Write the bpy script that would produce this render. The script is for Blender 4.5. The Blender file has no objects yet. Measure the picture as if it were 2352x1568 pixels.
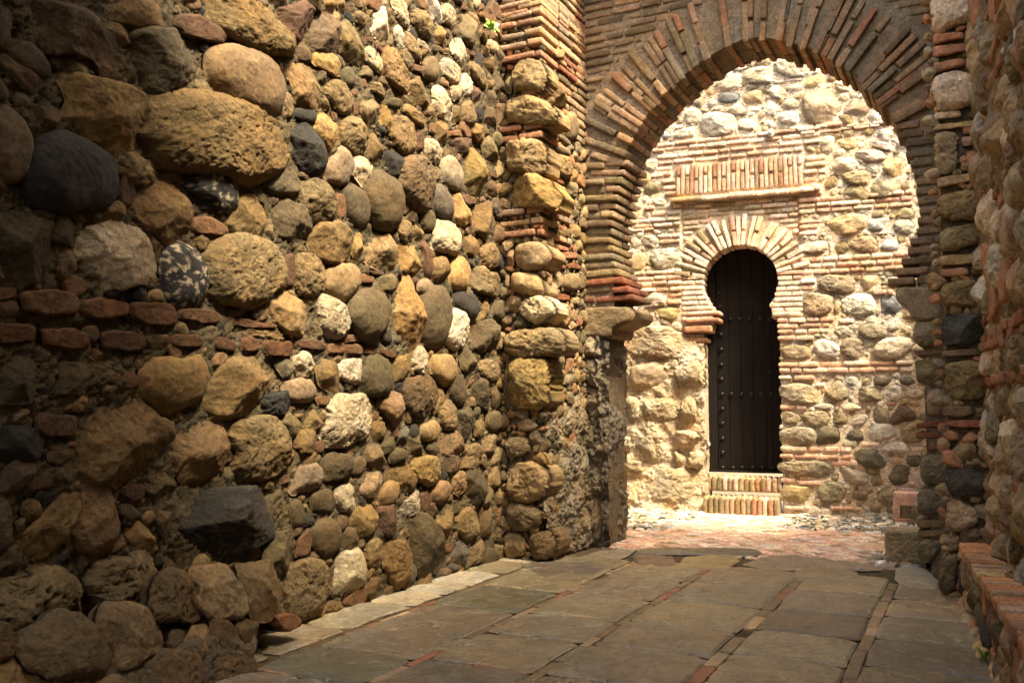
import bpy, math, random
import numpy as np
from mathutils import Vector, Matrix
random.seed(7)
RNG=np.random.default_rng(11)
scn=bpy.context.scene
# ------------------------------------------------------------------ camera, world, sun, exposure
CAM_H=1.0; PITCH=4.0737; YAW=27.3712; FPX=2050.0
cd=bpy.data.cameras.new("camera"); cam=bpy.data.objects.new("camera",cd); scn.collection.objects.link(cam)
cd.sensor_width=36; cd.lens=FPX/2352*36; cd.clip_start=0.02; cd.clip_end=2000
cam.location=(0,0,CAM_H); cam.rotation_euler=(math.radians(90+PITCH),0,math.radians(YAW))
scn.camera=cam
SUN_EL=59.0; SUN_AZ=-20.0          # azimuth of the sun measured from +X towards +Y
w=bpy.data.worlds.new("World"); scn.world=w; w.use_nodes=True
nt=w.node_tree; bg=nt.nodes['Background']
sky=nt.nodes.new('ShaderNodeTexSky'); sky.sky_type='NISHITA'; sky.sun_disc=False
sky.sun_elevation=math.radians(SUN_EL); sky.sun_rotation=math.radians(90-SUN_AZ)
sky.air_density=1.0; sky.dust_density=6.0; sky.ozone_density=0.6
nt.links.new(sky.outputs[0],bg.inputs[0]); bg.inputs[1].default_value=0.15
sd=bpy.data.lights.new("sun",'SUN'); sd.energy=2.8; sd.angle=math.radians(11); sd.color=(1,.93,.82)
so=bpy.data.objects.new("sun",sd); scn.collection.objects.link(so)
dv=Vector((math.cos(math.radians(SUN_EL))*math.cos(math.radians(SUN_AZ)),math.cos(math.radians(SUN_EL))*math.sin(math.radians(SUN_AZ)),math.sin(math.radians(SUN_EL))))
so.rotation_euler=(-dv).to_track_quat('-Z','Y').to_euler(); so.location=dv*30
vs=scn.view_settings; vs.view_transform='Standard'; vs.look='None'; vs.gamma=1; vs.exposure=2.52
try:
    vs.use_white_balance=True; vs.white_balance_temperature=7500; vs.white_balance_tint=6
except Exception as e: print(e)
scn.cycles.max_bounces=6; scn.cycles.diffuse_bounces=5
ROOF_Y=2.1;SUN_BLOCKER_TOP=6.1
# ------------------------------------------------------------------ measuring helpers (photo point -> point on a real wall)
_y=math.radians(YAW);_p=math.radians(PITCH)
_r=np.array([math.cos(_y),math.sin(_y),0]);_f0=np.array([-math.sin(_y),math.cos(_y),0]);_z=np.array([0,0,1.])
_f=_f0*math.cos(_p)+_z*math.sin(_p);_u=_z*math.cos(_p)-_f0*math.sin(_p);EYE=np.array([0,0,CAM_H])
def ray(u,v): return _f+(u-1176)/FPX*_r+(784-v)/FPX*_u
class Frame:
    def __init__(s,O,U,N):
        s.O=np.array(O,float);s.U=np.array(U,float);s.U/=np.linalg.norm(s.U);s.N=np.array(N,float);s.N/=np.linalg.norm(s.N);s.Z=np.array([0,0,1.])
        s.M=np.stack([s.U,s.Z,s.N])      # rows
    def px(s,u,v,off=0.):
        d=ray(u,v);t=((s.O+off*s.N-EYE)@s.N)/(d@s.N);P=EYE+t*d-s.O
        return P@s.U,P@s.Z
    def to(s,A): return s.O+np.asarray(A)@s.M
def floorpt(u,v):
    d=ray(u,v);t=-CAM_H/d[2];P=EYE+t*d;return P[0],P[1]
TH=math.atan(.105)
FL=Frame((-2.8,0,0),(0,1,0),(1,0,0))                     # left rubble wall
FPF=Frame((-2.8,5.24,0),(1,0,0),(0,-1,0))                # left pier, front
FPS=Frame((-2.50,5.24,0),(0,1,0),(1,0,0))                # left pier, side
FA=Frame((0,6.0,0),(1,0,0),(0,-1,0))                     # arched wall
FB=Frame((-1.9,8.5,0),(1,.105,0),(.105,-1,0))            # wall with the door
FP=Frame((-.2,5.24,0),(1,0,0),(0,-1,0))                  # right pilaster
FR=Frame((.06,5.25,0),(.096,-1,0),(-1,-.096,0))          # right wall
FF=Frame((0,0,0),(1,0,0),(0,0,1)); FF.Z=np.array([0,1.,0]); FF.M=np.stack([FF.U,FF.Z,FF.N])   # floor
# ------------------------------------------------------------------ noise
_g=np.random.default_rng(5).normal(size=(256,3));_g/=np.linalg.norm(_g,axis=1)[:,None]
_perm=np.random.default_rng(6).permutation(256);_perm=np.concatenate([_perm,_perm,_perm])
def pn(P):
    I=np.floor(P).astype(int);F=P-I;I&=255
    W=F*F*F*(F*(F*6-15)+10);out=0.
    for dx in (0,1):
        for dy in (0,1):
            for dz in (0,1):
                h=_perm[_perm[_perm[(I[:,0]+dx)&255]+((I[:,1]+dy)&255)]+((I[:,2]+dz)&255)]
                D=F-np.array([dx,dy,dz]);G=_g[h]
                n=(G*D).sum(1)
                wgt=(W[:,0] if dx else 1-W[:,0])*(W[:,1] if dy else 1-W[:,1])*(W[:,2] if dz else 1-W[:,2])
                out=out+n*wgt
    return out*1.5
def fbm(P,f,o=4,g=.5,rid=False):
    a=1.;s=0.;t=0.
    for i in range(o):
        n=pn(P*f+17.3*i)
        if rid: n=(1-2.2*np.abs(n))
        s=s+a*n;t+=a;a*=g;f*=2.03
    return s/t
# ------------------------------------------------------------------ palette (albedo)
PAL=dict(o=(.23,.165,.08),O=(.44,.31,.165),t=(.30,.23,.145),w=(.54,.46,.34),W=(.68,.61,.50),k=(.032,.032,.033),K=(.03,.03,.035),
 g=(.085,.076,.050),G=(.17,.15,.10),b=(.13,.14,.15),B=(.32,.33,.32),r=(.22,.085,.048),R=(.33,.165,.092),m=(.145,.10,.062),q=(.28,.185,.12),
 p=(.13,.10,.09),P=(.12,.065,.055),y=(.29,.215,.09),Y=(.40,.255,.11),l=(.29,.24,.21),c=(.66,.50,.37),C=(.55,.33,.225),n=(.29,.195,.115),N=(.38,.24,.135),h=(.215,.125,.075),H=(.15,.085,.055),Z=(.47,.215,.10),z=(.56,.42,.28),d=(.22,.17,.11))
TIE=np.array((.215,.15,.07));PAL={k:tuple(np.array(v)*.76+TIE*.24*(1 if k in 'kKgmrPpdbo' else 1.6)) if k not in 'cCnNRrkKWwZzhH' else v for k,v in PAL.items()}
PAL['k']=(.045,.042,.038);PAL['K']=(.035,.034,.034);PAL['W']=(.60,.53,.42);PAL['w']=(.50,.42,.305)
DTYPE={c:'v' for c in 'twWd'};DTYPE.update({c:'f' for c in 'oOyqmYP'});DTYPE.update({c:'s' for c in 'kKgbBlpG'});DTYPE.update({c:'b' for c in 'rRcCnNZzhH'})
# ------------------------------------------------------------------ mesh accumulator
class MB:
    def __init__(s): s.V=[];s.Q=[];s.C=[];s.n=0
    def add(s,V,Q,C):
        s.V.append(V);s.Q.append(Q+s.n);s.C.append(C);s.n+=len(V)
    def build(s,name,mat,parent=None,smooth=True):
        V=np.concatenate(s.V);Q=np.concatenate(s.Q);C=np.concatenate(s.C)
        me=bpy.data.meshes.new(name);me.vertices.add(len(V));me.vertices.foreach_set('co',V.astype(np.float32).ravel())
        me.loops.add(len(Q)*4);me.loops.foreach_set('vertex_index',Q.astype(np.int32).ravel())
        me.polygons.add(len(Q));me.polygons.foreach_set('loop_start',np.arange(0,len(Q)*4,4,dtype=np.int32))
        try: me.polygons.foreach_set('loop_total',np.full(len(Q),4,dtype=np.int32))
        except Exception: pass
        me.update(calc_edges=True)
        if smooth: me.polygons.foreach_set('use_smooth',np.ones(len(Q),dtype=bool))
        a=me.color_attributes.new('col','FLOAT_COLOR','POINT');a.data.foreach_set('color',C.astype(np.float32).ravel())
        me.materials.append(mat)
        o=bpy.data.objects.new(name,me);scn.collection.objects.link(o)
        if parent: o.parent=parent
        return o
def thing(name,label,cat,loc=(0,0,0),group=None,kind=None):
    o=bpy.data.objects.new(name,None);scn.collection.objects.link(o);o.location=(0,0,0)
    o.empty_display_size=.2;o['label']=label;o['category']=cat
    if group:o['group']=group
    if kind:o['kind']=kind
    return o
def tag(o,label=None,cat=None,group=None,kind=None):
    if label:o['label']=label
    if cat:o['category']=cat
    if group:o['group']=group
    if kind:o['kind']=kind
    return o
def gridfaces(a,b,wrapb=False):
    i=np.arange(a-1)[:,None];j=np.arange(b if wrapb else b-1)[None,:]
    j2=(j+1)%b
    return np.stack([(i*b+j),(i*b+j2),((i+1)*b+j2),((i+1)*b+j)],-1).reshape(-1,4)
def ngrid(P,wrap=False):       # unit normals of an (a,b,3) grid
    d0=np.gradient(P,axis=0)
    if wrap: d1=(np.roll(P,-1,1)-np.roll(P,1,1))/2
    else: d1=np.gradient(P,axis=1)
    n=np.cross(d0,d1);L=np.linalg.norm(n,axis=2,keepdims=True);return n/np.maximum(L,1e-9)
QK=float(1.0)   # mesh fineness: 1 = about one vertex per rendered pixel
def stepat(P,inframe=True):
    d=np.linalg.norm(P-EYE);s=.00145*d/QK
    return s if inframe else s*3.2
def infr(P,m=.04):
    d=P-EYE;k=d@_f
    if k<=0.05:return False
    x=(d@_r)/k*FPX/1176;y=(d@_u)/k*FPX/784
    return abs(x)<1+m and abs(y)<1+m
def chaikin(P,n,q):
    for _ in range(n):
        Q=np.roll(P,-1,0);P=np.stack([P*(1-q)+Q*q,P*q+Q*(1-q)],1).reshape(-1,2)
    return P
def colvar(base,W,amp=.16,code=''):
    n1=fbm(W,7,3);n2=fbm(W+31,28,3)
    c=np.array(base)[None,:]*(1+amp*1.7*n1+amp*1.2*n2)[:,None]
    n3=fbm(W+77,4.,2)[:,None]
    c=c*(1+np.array([[.10,0,-.14]])*n3*1.6)
    if code=='K':
        m=np.clip((fbm(W+3,38,4)-.10)*9,0,1)[:,None];c=c*(1-m*.7)+np.array([[.42,.33,.21]])*m*.7
    return np.clip(c,.006,.9)
CM=[1.]
def stone(mb,fr,poly,code,typ=None,H=None,base=0.,jit=.12,tilt=1.,back=.05,rough=1.,hs=1.,sc=1.):
    """one stone: a traced outline on the wall plane grown into a solid lump"""
    typ=typ or ('f' if code in 'gGkpbdm' and random.random()<.5 else DTYPE.get(code,'f'));poly=np.asarray(poly,float)
    nch,q={'s':(3,.22),'f':(2,.11),'v':(2,.19),'b':(1,.10),'c':(2,.2),'p':(1,.06)}[typ]
    P=chaikin(poly,nch,q)
    seg=np.linalg.norm(np.roll(P,-1,0)-P,axis=1);L=seg.sum();
    A=.5*abs(np.sum(P[:,0]*np.roll(P[:,1],-1)-np.roll(P[:,0],-1)*P[:,1]))
    if A<1e-5:return
    xs,ys=P[:,0],P[:,1];cr=xs*np.roll(ys,-1)-np.roll(xs,-1)*ys;sA=cr.sum()/2
    c=np.array([((xs+np.roll(xs,-1))*cr).sum(),((ys+np.roll(ys,-1))*cr).sum()])/(6*sA)
    if sA<0:P=P[::-1];seg=np.linalg.norm(np.roll(P,-1,0)-P,axis=1)
    R=math.sqrt(A/math.pi);minor=min(R,A/(L/2)*1.3)
    W0=fr.to(np.array([c[0],c[1],0.]));st=stepat(W0,infr(W0,.12))
    if H is None: H={'s':.46,'f':.50,'v':.46,'b':.32,'c':.5,'p':.1}[typ]*minor*random.uniform(.85,1.25)
    H=min(max(H*hs,.008),.11 if R<.2 else .14)
    n=int(min(max(2*R/st*.98,6),150));g=np.linspace(-1,1,n+1);GA,GB=np.meshgrid(g,g,indexing='ij')
    s=np.maximum(abs(GA),abs(GB));hor=abs(GA)>=abs(GB);sa=np.where(GA==0,1e-9,GA);sb=np.where(GB==0,1e-9,GB)
    phi=np.where(hor,np.pi/4*GB/sa+np.where(GA<0,np.pi,0),np.where(GB<0,1.5*np.pi,.5*np.pi)-np.pi/4*GA/sb)%(2*np.pi)
    phi=np.where(s<1e-9,0,phi)
    cum=np.concatenate([[0],np.cumsum(seg)]);Pc=np.vstack([P,P[:1]])
    def bd(t): return np.stack([np.interp(t,cum,Pc[:,0]),np.interp(t,cum,Pc[:,1])],-1)
    D=(bd(phi/(2*np.pi)*cum[-1])-c)*({'s':1.07,'f':1.09,'v':1.08,'b':1.03,'p':1.,'c':1.04}[typ]*sc)
    ex=3.4 if typ=='s' else 12. if typ=='b' else 24. if typ=='p' else 4.6
    qq={'s':.5,'b':.30,'f':.45,'v':.40,'c':.4,'p':.4}[typ]
    off=RNG.uniform(0,60,3);amp=min(R*.16,.022)*rough
    X=c+D*s[...,None];lx=(X[...,0]-c[0])/R;ly=(X[...,1]-c[1])/R
    Bp=bd(np.linspace(0,cum[-1],40,endpoint=False))-c;ev,evec=np.linalg.eigh(np.cov(Bp.T))
    el=np.linalg.norm((D@evec)/np.sqrt(2*np.maximum(ev,1e-8)),axis=-1)*s
    se=np.minimum(el*(1-s**5)+s*s**5,1);se=np.where(s>.9999,1,se)
    h=H*np.power(np.clip(1-np.power(se,ex),0,1),qq)
    if typ in 'fvc' :
        K=random.randint(5,8) if typ=='f' else random.randint(3,4)
        for _ in range(K):
            a=random.uniform(0,2*math.pi);m=random.uniform(.4,1.5)*(1 if typ=='f' else .75)
            c0=random.uniform(.98,1.3) if typ=='f' else random.uniform(1.05,1.5);h=np.minimum(h,H*c0-m*H*(lx*math.cos(a)+ly*math.sin(a)))
        h=np.maximum(h,-.02)
    ta=random.uniform(0,2*math.pi);tm=random.uniform(0,.28)*tilt*(0.35 if typ in 'bp' else 1)
    h=h*(1+tm*(lx*math.cos(ta)+ly*math.sin(ta)))
    G_=np.concatenate([X,(h+base)[...,None]],-1);nn=ngrid(G_);nn*=np.where(nn[...,2:3]<0,-1,1)
    Wd=fr.to(G_.reshape(-1,3))
    if typ=='s': d=amp*.85*fbm(Wd+off,1.6/R*.5,4)+amp*.12*fbm(Wd+off,12,3,.5,True)+amp*.12*fbm(Wd+off,40,3)
    elif typ=='b': d=min(amp*.8,.010)*(.9*fbm(Wd+off,16,5,.6))-.003*np.clip(fbm(Wd+off,70,2)-.15,0,1)
    elif typ=='p': d=.006*fbm(Wd+off,3,3)+.0045*np.round(2.2*fbm(Wd*[1,1.6,1]+off,5,4))/2.2+.003*fbm(Wd+off,22,4)-.006*np.clip(fbm(Wd+off,4,4,.6,True)-.62,0,1)*4
    elif typ=='f': d=amp*.8*fbm(Wd+off,1.3/R*.6,4)+amp*.34*fbm(Wd+off,11,4,.55,True)+min(R*.08,.008)*fbm(Wd+off,30,4,.65)-amp*.15
    else: d=amp*.9*fbm(Wd+off,1.2/R*.6,5,.55)+amp*.30*fbm(Wd+off,13,4,.6,True)+.009*fbm(Wd+off,34,4,.6)-.012*rough*min(1,R/.06)*np.clip(fbm(Wd+off,48,3)-.12,0,1)*2.2-amp*.1
    d=np.clip(d,-.05,.05).reshape(n+1,n+1);G_=G_+nn*d[...,None]
    lo=amp*(.9 if typ!='p' else .25)*fbm(fr.to(np.concatenate([c+D,0*D[...,:1]],-1).reshape(-1,3))+off,1.1/R*.8,2).reshape(n+1,n+1)
    dirn=D/np.maximum(np.linalg.norm(D,axis=-1,keepdims=True),1e-6);G_[...,:2]+=dirn*(lo*s**2)[...,None]
    idx=np.arange((n+1)**2).reshape(n+1,n+1)
    per=np.concatenate([idx[:-1,0],idx[-1,:-1],idx[1:,-1][::-1],idx[0,1:][::-1]])
    top=G_.reshape(-1,3);r1=top[per].copy();r1[:,2]=base-back*.5;r2=r1.copy();r2[:,:2]=c+(r2[:,:2]-c)*.97;r2[:,2]=base-back
    m=len(per);k0=len(top);k=np.arange(m);k2=(k+1)%m
    Q=np.concatenate([gridfaces(n+1,n+1),np.stack([per[k],k0+k,k0+k2,per[k2]],1),np.stack([k0+k,k0+m+k,k0+m+k2,k0+k2],1)])
    Wd=fr.to(np.concatenate([top,r1,r2]))
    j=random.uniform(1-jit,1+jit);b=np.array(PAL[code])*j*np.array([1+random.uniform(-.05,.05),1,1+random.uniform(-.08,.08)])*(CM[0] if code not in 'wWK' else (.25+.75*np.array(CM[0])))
    col=colvar(b,Wd,.15 if typ=='s' else .22,code)
    al={'s':.15,'f':.5,'v':1.,'b':.55,'c':.6,'p':.35}[typ]
    mb.add(Wd,Q,np.concatenate([col,np.full((len(col),1),al)],1))
def rbox(mb,C,ax,half,code,r=None,jit=.14,noise=1.,step=None,typ='b',warp=0.):
    """a rounded, worn block (brick or dressed stone); ax rows are the box axes"""
    C=np.asarray(C,float);ax=np.asarray(ax,float);half=np.asarray(half,float)
    st=step or stepat(C,infr(C,.1));st=max(st,.0025)
    r=min(half)*.35 if r is None else min(r,min(half)*.9)
    n=[int(min(max(math.ceil(2*h/st/1.15),3),90)) for h in half]
    off=RNG.uniform(0,60,3);b=np.array(PAL[code])*random.uniform(1-jit,1+jit)*np.array([1+random.uniform(-.05,.05),1,1+random.uniform(-.08,.08)])
    w1=RNG.normal(0,1,3)*warp
    for a in range(3):
        u,v=(a+1)%3,(a+2)%3
        def sp(k,nn):  # denser near edges
            t=np.linspace(-1,1,nn+1);return t
        U,Vv=np.meshgrid(sp(u,n[u]),sp(v,n[v]),indexing='ij')
        for sg in (-1,1):
            P=np.zeros(U.shape+(3,));P[...,a]=sg*half[a];P[...,u]=U*half[u]*sg;P[...,v]=Vv*half[v]
            inner=np.clip(P,-(half-r),half-r);d=P-inner;L=np.linalg.norm(d,axis=-1,keepdims=True)
            nn=d/np.maximum(L,1e-9);P=inner+nn*r
            Q=P.reshape(-1,3);N=nn.reshape(-1,3)
            W=C+Q@ax
            if typ=='b': dd=.0045*fbm(W+off,12,4)-.004*np.clip(fbm(W+off,60,2)-.1,0,1)+.002*fbm(W+off,90,2)
            elif typ=='v': dd=.018*fbm(W+off,7,4)+.007*fbm(W+off,28,3,.6,True)-.014*np.clip(fbm(W+off,32,3)-.08,0,1)
            else: dd=.012*fbm(W+off,6,4)+.003*fbm(W+off,40,2)
            dd=dd*noise
            W=W+(N@ax)*dd[:,None]
            if warp: W=W+(Q[:,0:1]/max(half[0],1e-6))**2*(w1[None,:]*.01)
            col=colvar(b,W,.15)
            mb.add(W,gridfaces(n[u]+1,n[v]+1),np.concatenate([col,np.full((len(col),1),{'b':.5,'v':1.,'s':.2}[typ])],1))
def sheet(mb,fr,u0,u1,z0,z1,step,code,h0=0.,amp=.012,fn=None,f=5,al=.8,mask=None,fine=.35):
    nu=max(int((u1-u0)/step),2);nz=max(int((z1-z0)/step),2)
    Zg,Ug=np.meshgrid(np.linspace(z0,z1,nz+1),np.linspace(u0,u1,nu+1),indexing='ij')
    A=np.stack([Ug,Zg,np.full_like(Ug,h0)],-1).reshape(-1,3);W=fr.to(A)
    A[:,2]+=amp*fbm(W+9,f,4)+amp*fine*fbm(W+5,45,3,.6,True)
    if fn is not None: A[:,2]+=fn(A[:,0],A[:,1],W)
    W=fr.to(A);col=colvar(PAL[code],W,.16)
    F=gridfaces(nz+1,nu+1)
    if mask is not None:
        cc=A[F].mean(1);F=F[mask(cc[:,0],cc[:,1])]
    mb.add(W,F,np.concatenate([col,np.full((len(col),1),al)],1))
# ------------------------------------------------------------------ materials
def stone_mat(name,rough=.88,bump=.55,spec=.3):
    m=bpy.data.materials.new(name);m.use_nodes=True;t=m.node_tree;N=t.nodes;Lk=t.links;b=N['Principled BSDF']
    b.inputs['Roughness'].default_value=rough;b.inputs['Specular IOR Level'].default_value=spec
    at=N.new('ShaderNodeAttribute');at.attribute_name='col'
    geo=N.new('ShaderNodeNewGeometry')
    n1=N.new('ShaderNodeTexNoise');n1.inputs['Scale'].default_value=55;n1.inputs['Detail'].default_value=6;n1.inputs['Roughness'].default_value=.65
    n2=N.new('ShaderNodeTexNoise');n2.inputs['Scale'].default_value=14;n2.inputs['Detail'].default_value=5
    for n in(n1,n2): Lk.new(geo.outputs['Position'],n.inputs['Vector'])
    mr=N.new('ShaderNodeMapRange');mr.inputs[1].default_value=.3;mr.inputs[2].default_value=.7;mr.inputs[3].default_value=.58;mr.inputs[4].default_value=1.40
    Lk.new(n1.outputs[0],mr.inputs[0])
    mr2=N.new('ShaderNodeMapRange');mr2.inputs[1].default_value=.35;mr2.inputs[2].default_value=.65;mr2.inputs[3].default_value=.85;mr2.inputs[4].default_value=1.14
    Lk.new(n2.outputs[0],mr2.inputs[0])
    mu=N.new('ShaderNodeMath');mu.operation='MULTIPLY';Lk.new(mr.outputs[0],mu.inputs[0]);Lk.new(mr2.outputs[0],mu.inputs[1])
    vm=N.new('ShaderNodeVectorMath');vm.operation='SCALE';Lk.new(at.outputs['Color'],vm.inputs[0]);Lk.new(mu.outputs[0],vm.inputs['Scale'])
    Lk.new(vm.outputs[0],b.inputs['Base Color'])
    n3=N.new('ShaderNodeTexNoise');n3.inputs['Scale'].default_value=62;n3.inputs['Detail'].default_value=8;n3.inputs['Roughness'].default_value=.7
    Lk.new(geo.outputs['Position'],n3.inputs['Vector'])
    st=N.new('ShaderNodeMath');st.operation='MULTIPLY_ADD';st.inputs[1].default_value=bump;st.inputs[2].default_value=.30;Lk.new(at.outputs['Alpha'],st.inputs[0])
    bp=N.new('ShaderNodeBump');bp.inputs['Distance'].default_value=.02;Lk.new(st.outputs[0],bp.inputs['Strength']);Lk.new(n3.outputs[0],bp.inputs['Height'])
    Lk.new(bp.outputs[0],b.inputs['Normal'])
    return m
M_STONE=stone_mat('weathered_stone');M_BRICK=stone_mat('old_brick',.9,.5,.2);M_MORTAR=stone_mat('lime_mortar',.95,.8,.1)
M_PAVE=stone_mat('worn_paving',.29,.3,.5)
# ------------------------------------------------------------------ reading traced outlines
def G(t,x,y):
    if t[0] in 'ABC': return (int(t[1])-1)*588+x/3.,'ABC'.index(t[0])*522.5+y/3.
    ox,oy,sc=dict(P=(2450,480,1.8664),Q=(2450,1300,1.8664),R=(3700,0,1.568),S=(3600,1000,1.5685),T=(3500,1900,1.8876),U=(1900,700,2.24),X=(2000,1500,1.96))[t[0]]
    return (ox+x/sc)/1.7415,(oy+y/sc)/1.7415
def parse(txt):
    out=[];t='A1'
    for it in txt.replace('\n',';').split(';'):
        w=it.split()
        if not w:continue
        if w[0].startswith('@'): t=w[0][1:];w=w[1:]
        if not w:continue
        code=w[0];pts=[G(t,*map(float,q.split(','))) for q in w[1:]]
        out.append((code[0],code[1:] or None,pts))
    return out
class Occ:
    def __init__(s,u0,u1,z0,z1,res):
        s.u0,s.z0,s.res=u0,z0,res;s.nu=int((u1-u0)/res)+1;s.nz=int((z1-z0)/res)+1
        s.g=np.zeros((s.nz,s.nu),bool)
        s.Z,s.U=np.meshgrid(z0+np.arange(s.nz)*res,u0+np.arange(s.nu)*res,indexing='ij')
    def poly(s,P,grow=0.):
        P=np.asarray(P);c=P.mean(0);P=c+(P-c)*(1+grow)
        lo=np.floor((P.min(0)-[s.u0,s.z0])/s.res).astype(int)-1;hi=np.ceil((P.max(0)-[s.u0,s.z0])/s.res).astype(int)+2
        a,b=max(lo[1],0),min(hi[1],s.nz);c0,d=max(lo[0],0),min(hi[0],s.nu)
        if a>=b or c0>=d:return None
        X=s.U[a:b,c0:d];Y=s.Z[a:b,c0:d];ins=np.zeros(X.shape,bool);n=len(P)
        for i in range(n):
            x1,y1=P[i];x2,y2=P[(i+1)%n]
            if y1==y2:continue
            cond=((y1>Y)!=(y2>Y))&(X<(x2-x1)*(Y-y1)/(y2-y1)+x1);ins^=cond
        return a,b,c0,d,ins
    def mark(s,P,grow=0.):
        r=s.poly(P,grow)
        if r: a,b,c,d,i=r;s.g[a:b,c:d]|=i
    def frac(s,P):
        r=s.poly(P)
        if not r:return 1.
        a,b,c,d,i=r;k=i.sum()
        return 1. if k==0 else (s.g[a:b,c:d]&i).sum()/k
def blob(cx,cz,r,asp,rot,n=None,irr=.22):
    n=n or random.randint(5,8);a=np.linspace(0,2*math.pi,n,endpoint=False)+np.array([random.uniform(-.25,.25) for _ in range(n)])
    rr=r*np.array([random.uniform(1-irr,1+irr) for _ in range(n)])
    x=np.cos(a)*rr*math.sqrt(asp);y=np.sin(a)*rr/math.sqrt(asp);c,s=math.cos(rot),math.sin(rot)
    return np.stack([cx+x*c-y*s,cz+x*s+y*c],1)
def fill(mb,fr,occ,box,sizes,codes,tries=900,lim=.06,okay=None,asp=(1.,1.7),grow=.03,**kw):
    ty=kw.pop('typ','*')
    u0,u1,z0,z1=box
    for r in sizes:
        for _ in range(int(tries*(u1-u0)*(z1-z0)/max(r/.05,.35)**1.2)):
            x,z=random.uniform(u0,u1),random.uniform(z0,z1)
            if okay and not okay(x,z):continue
            iu,iz=int((x-occ.u0)/occ.res),int((z-occ.z0)/occ.res)
            if not(0<=iu<occ.nu and 0<=iz<occ.nz) or occ.g[iz,iu]:continue
            P=blob(x,z,r,random.uniform(*asp),random.uniform(-.9,.9) )
            if occ.frac(P)>lim:continue
            occ.mark(P,grow);cd_=random.choice(codes);stone(mb,fr,P,cd_,(None if cd_ in 'rRcChH' else random.choice('fffffvvs')) if ty=='*' else ty,**kw)
def brow(mb,fr,ul,ur,z,th,codes,Ls=(.10,.25),gap=.012,depth=.06,out=.012,zj=.003,skip=.0,tilt=.012,occ=None):
    """one level course of worn bricks from ul to ur"""
    u=ul
    while u<ur-.03:
        L=random.uniform(*Ls)
        if u+L>ur-.04:L=ur-u
        if random.random()>=skip and L>.02:
            t=th*random.uniform(.84,1.06);o=out+random.uniform(-.007,.010);zz=z+random.uniform(-zj,zj);a=random.gauss(0,tilt)
            c,s=math.cos(a),math.sin(a)
            ax=np.stack([fr.U*c+fr.Z*s,-fr.U*s+fr.Z*c,fr.N])
            C=fr.to(np.array([u+L/2,zz,o-depth/2]))
            rbox(mb,C,ax,(max(L-gap,.02)/2,t/2,depth/2),random.choice(codes),r=.009)
            if occ is not None: occ.mark([(u,zz-t/2),(u+L,zz-t/2),(u+L,zz+t/2),(u,zz+t/2)])
        u+=L
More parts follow.
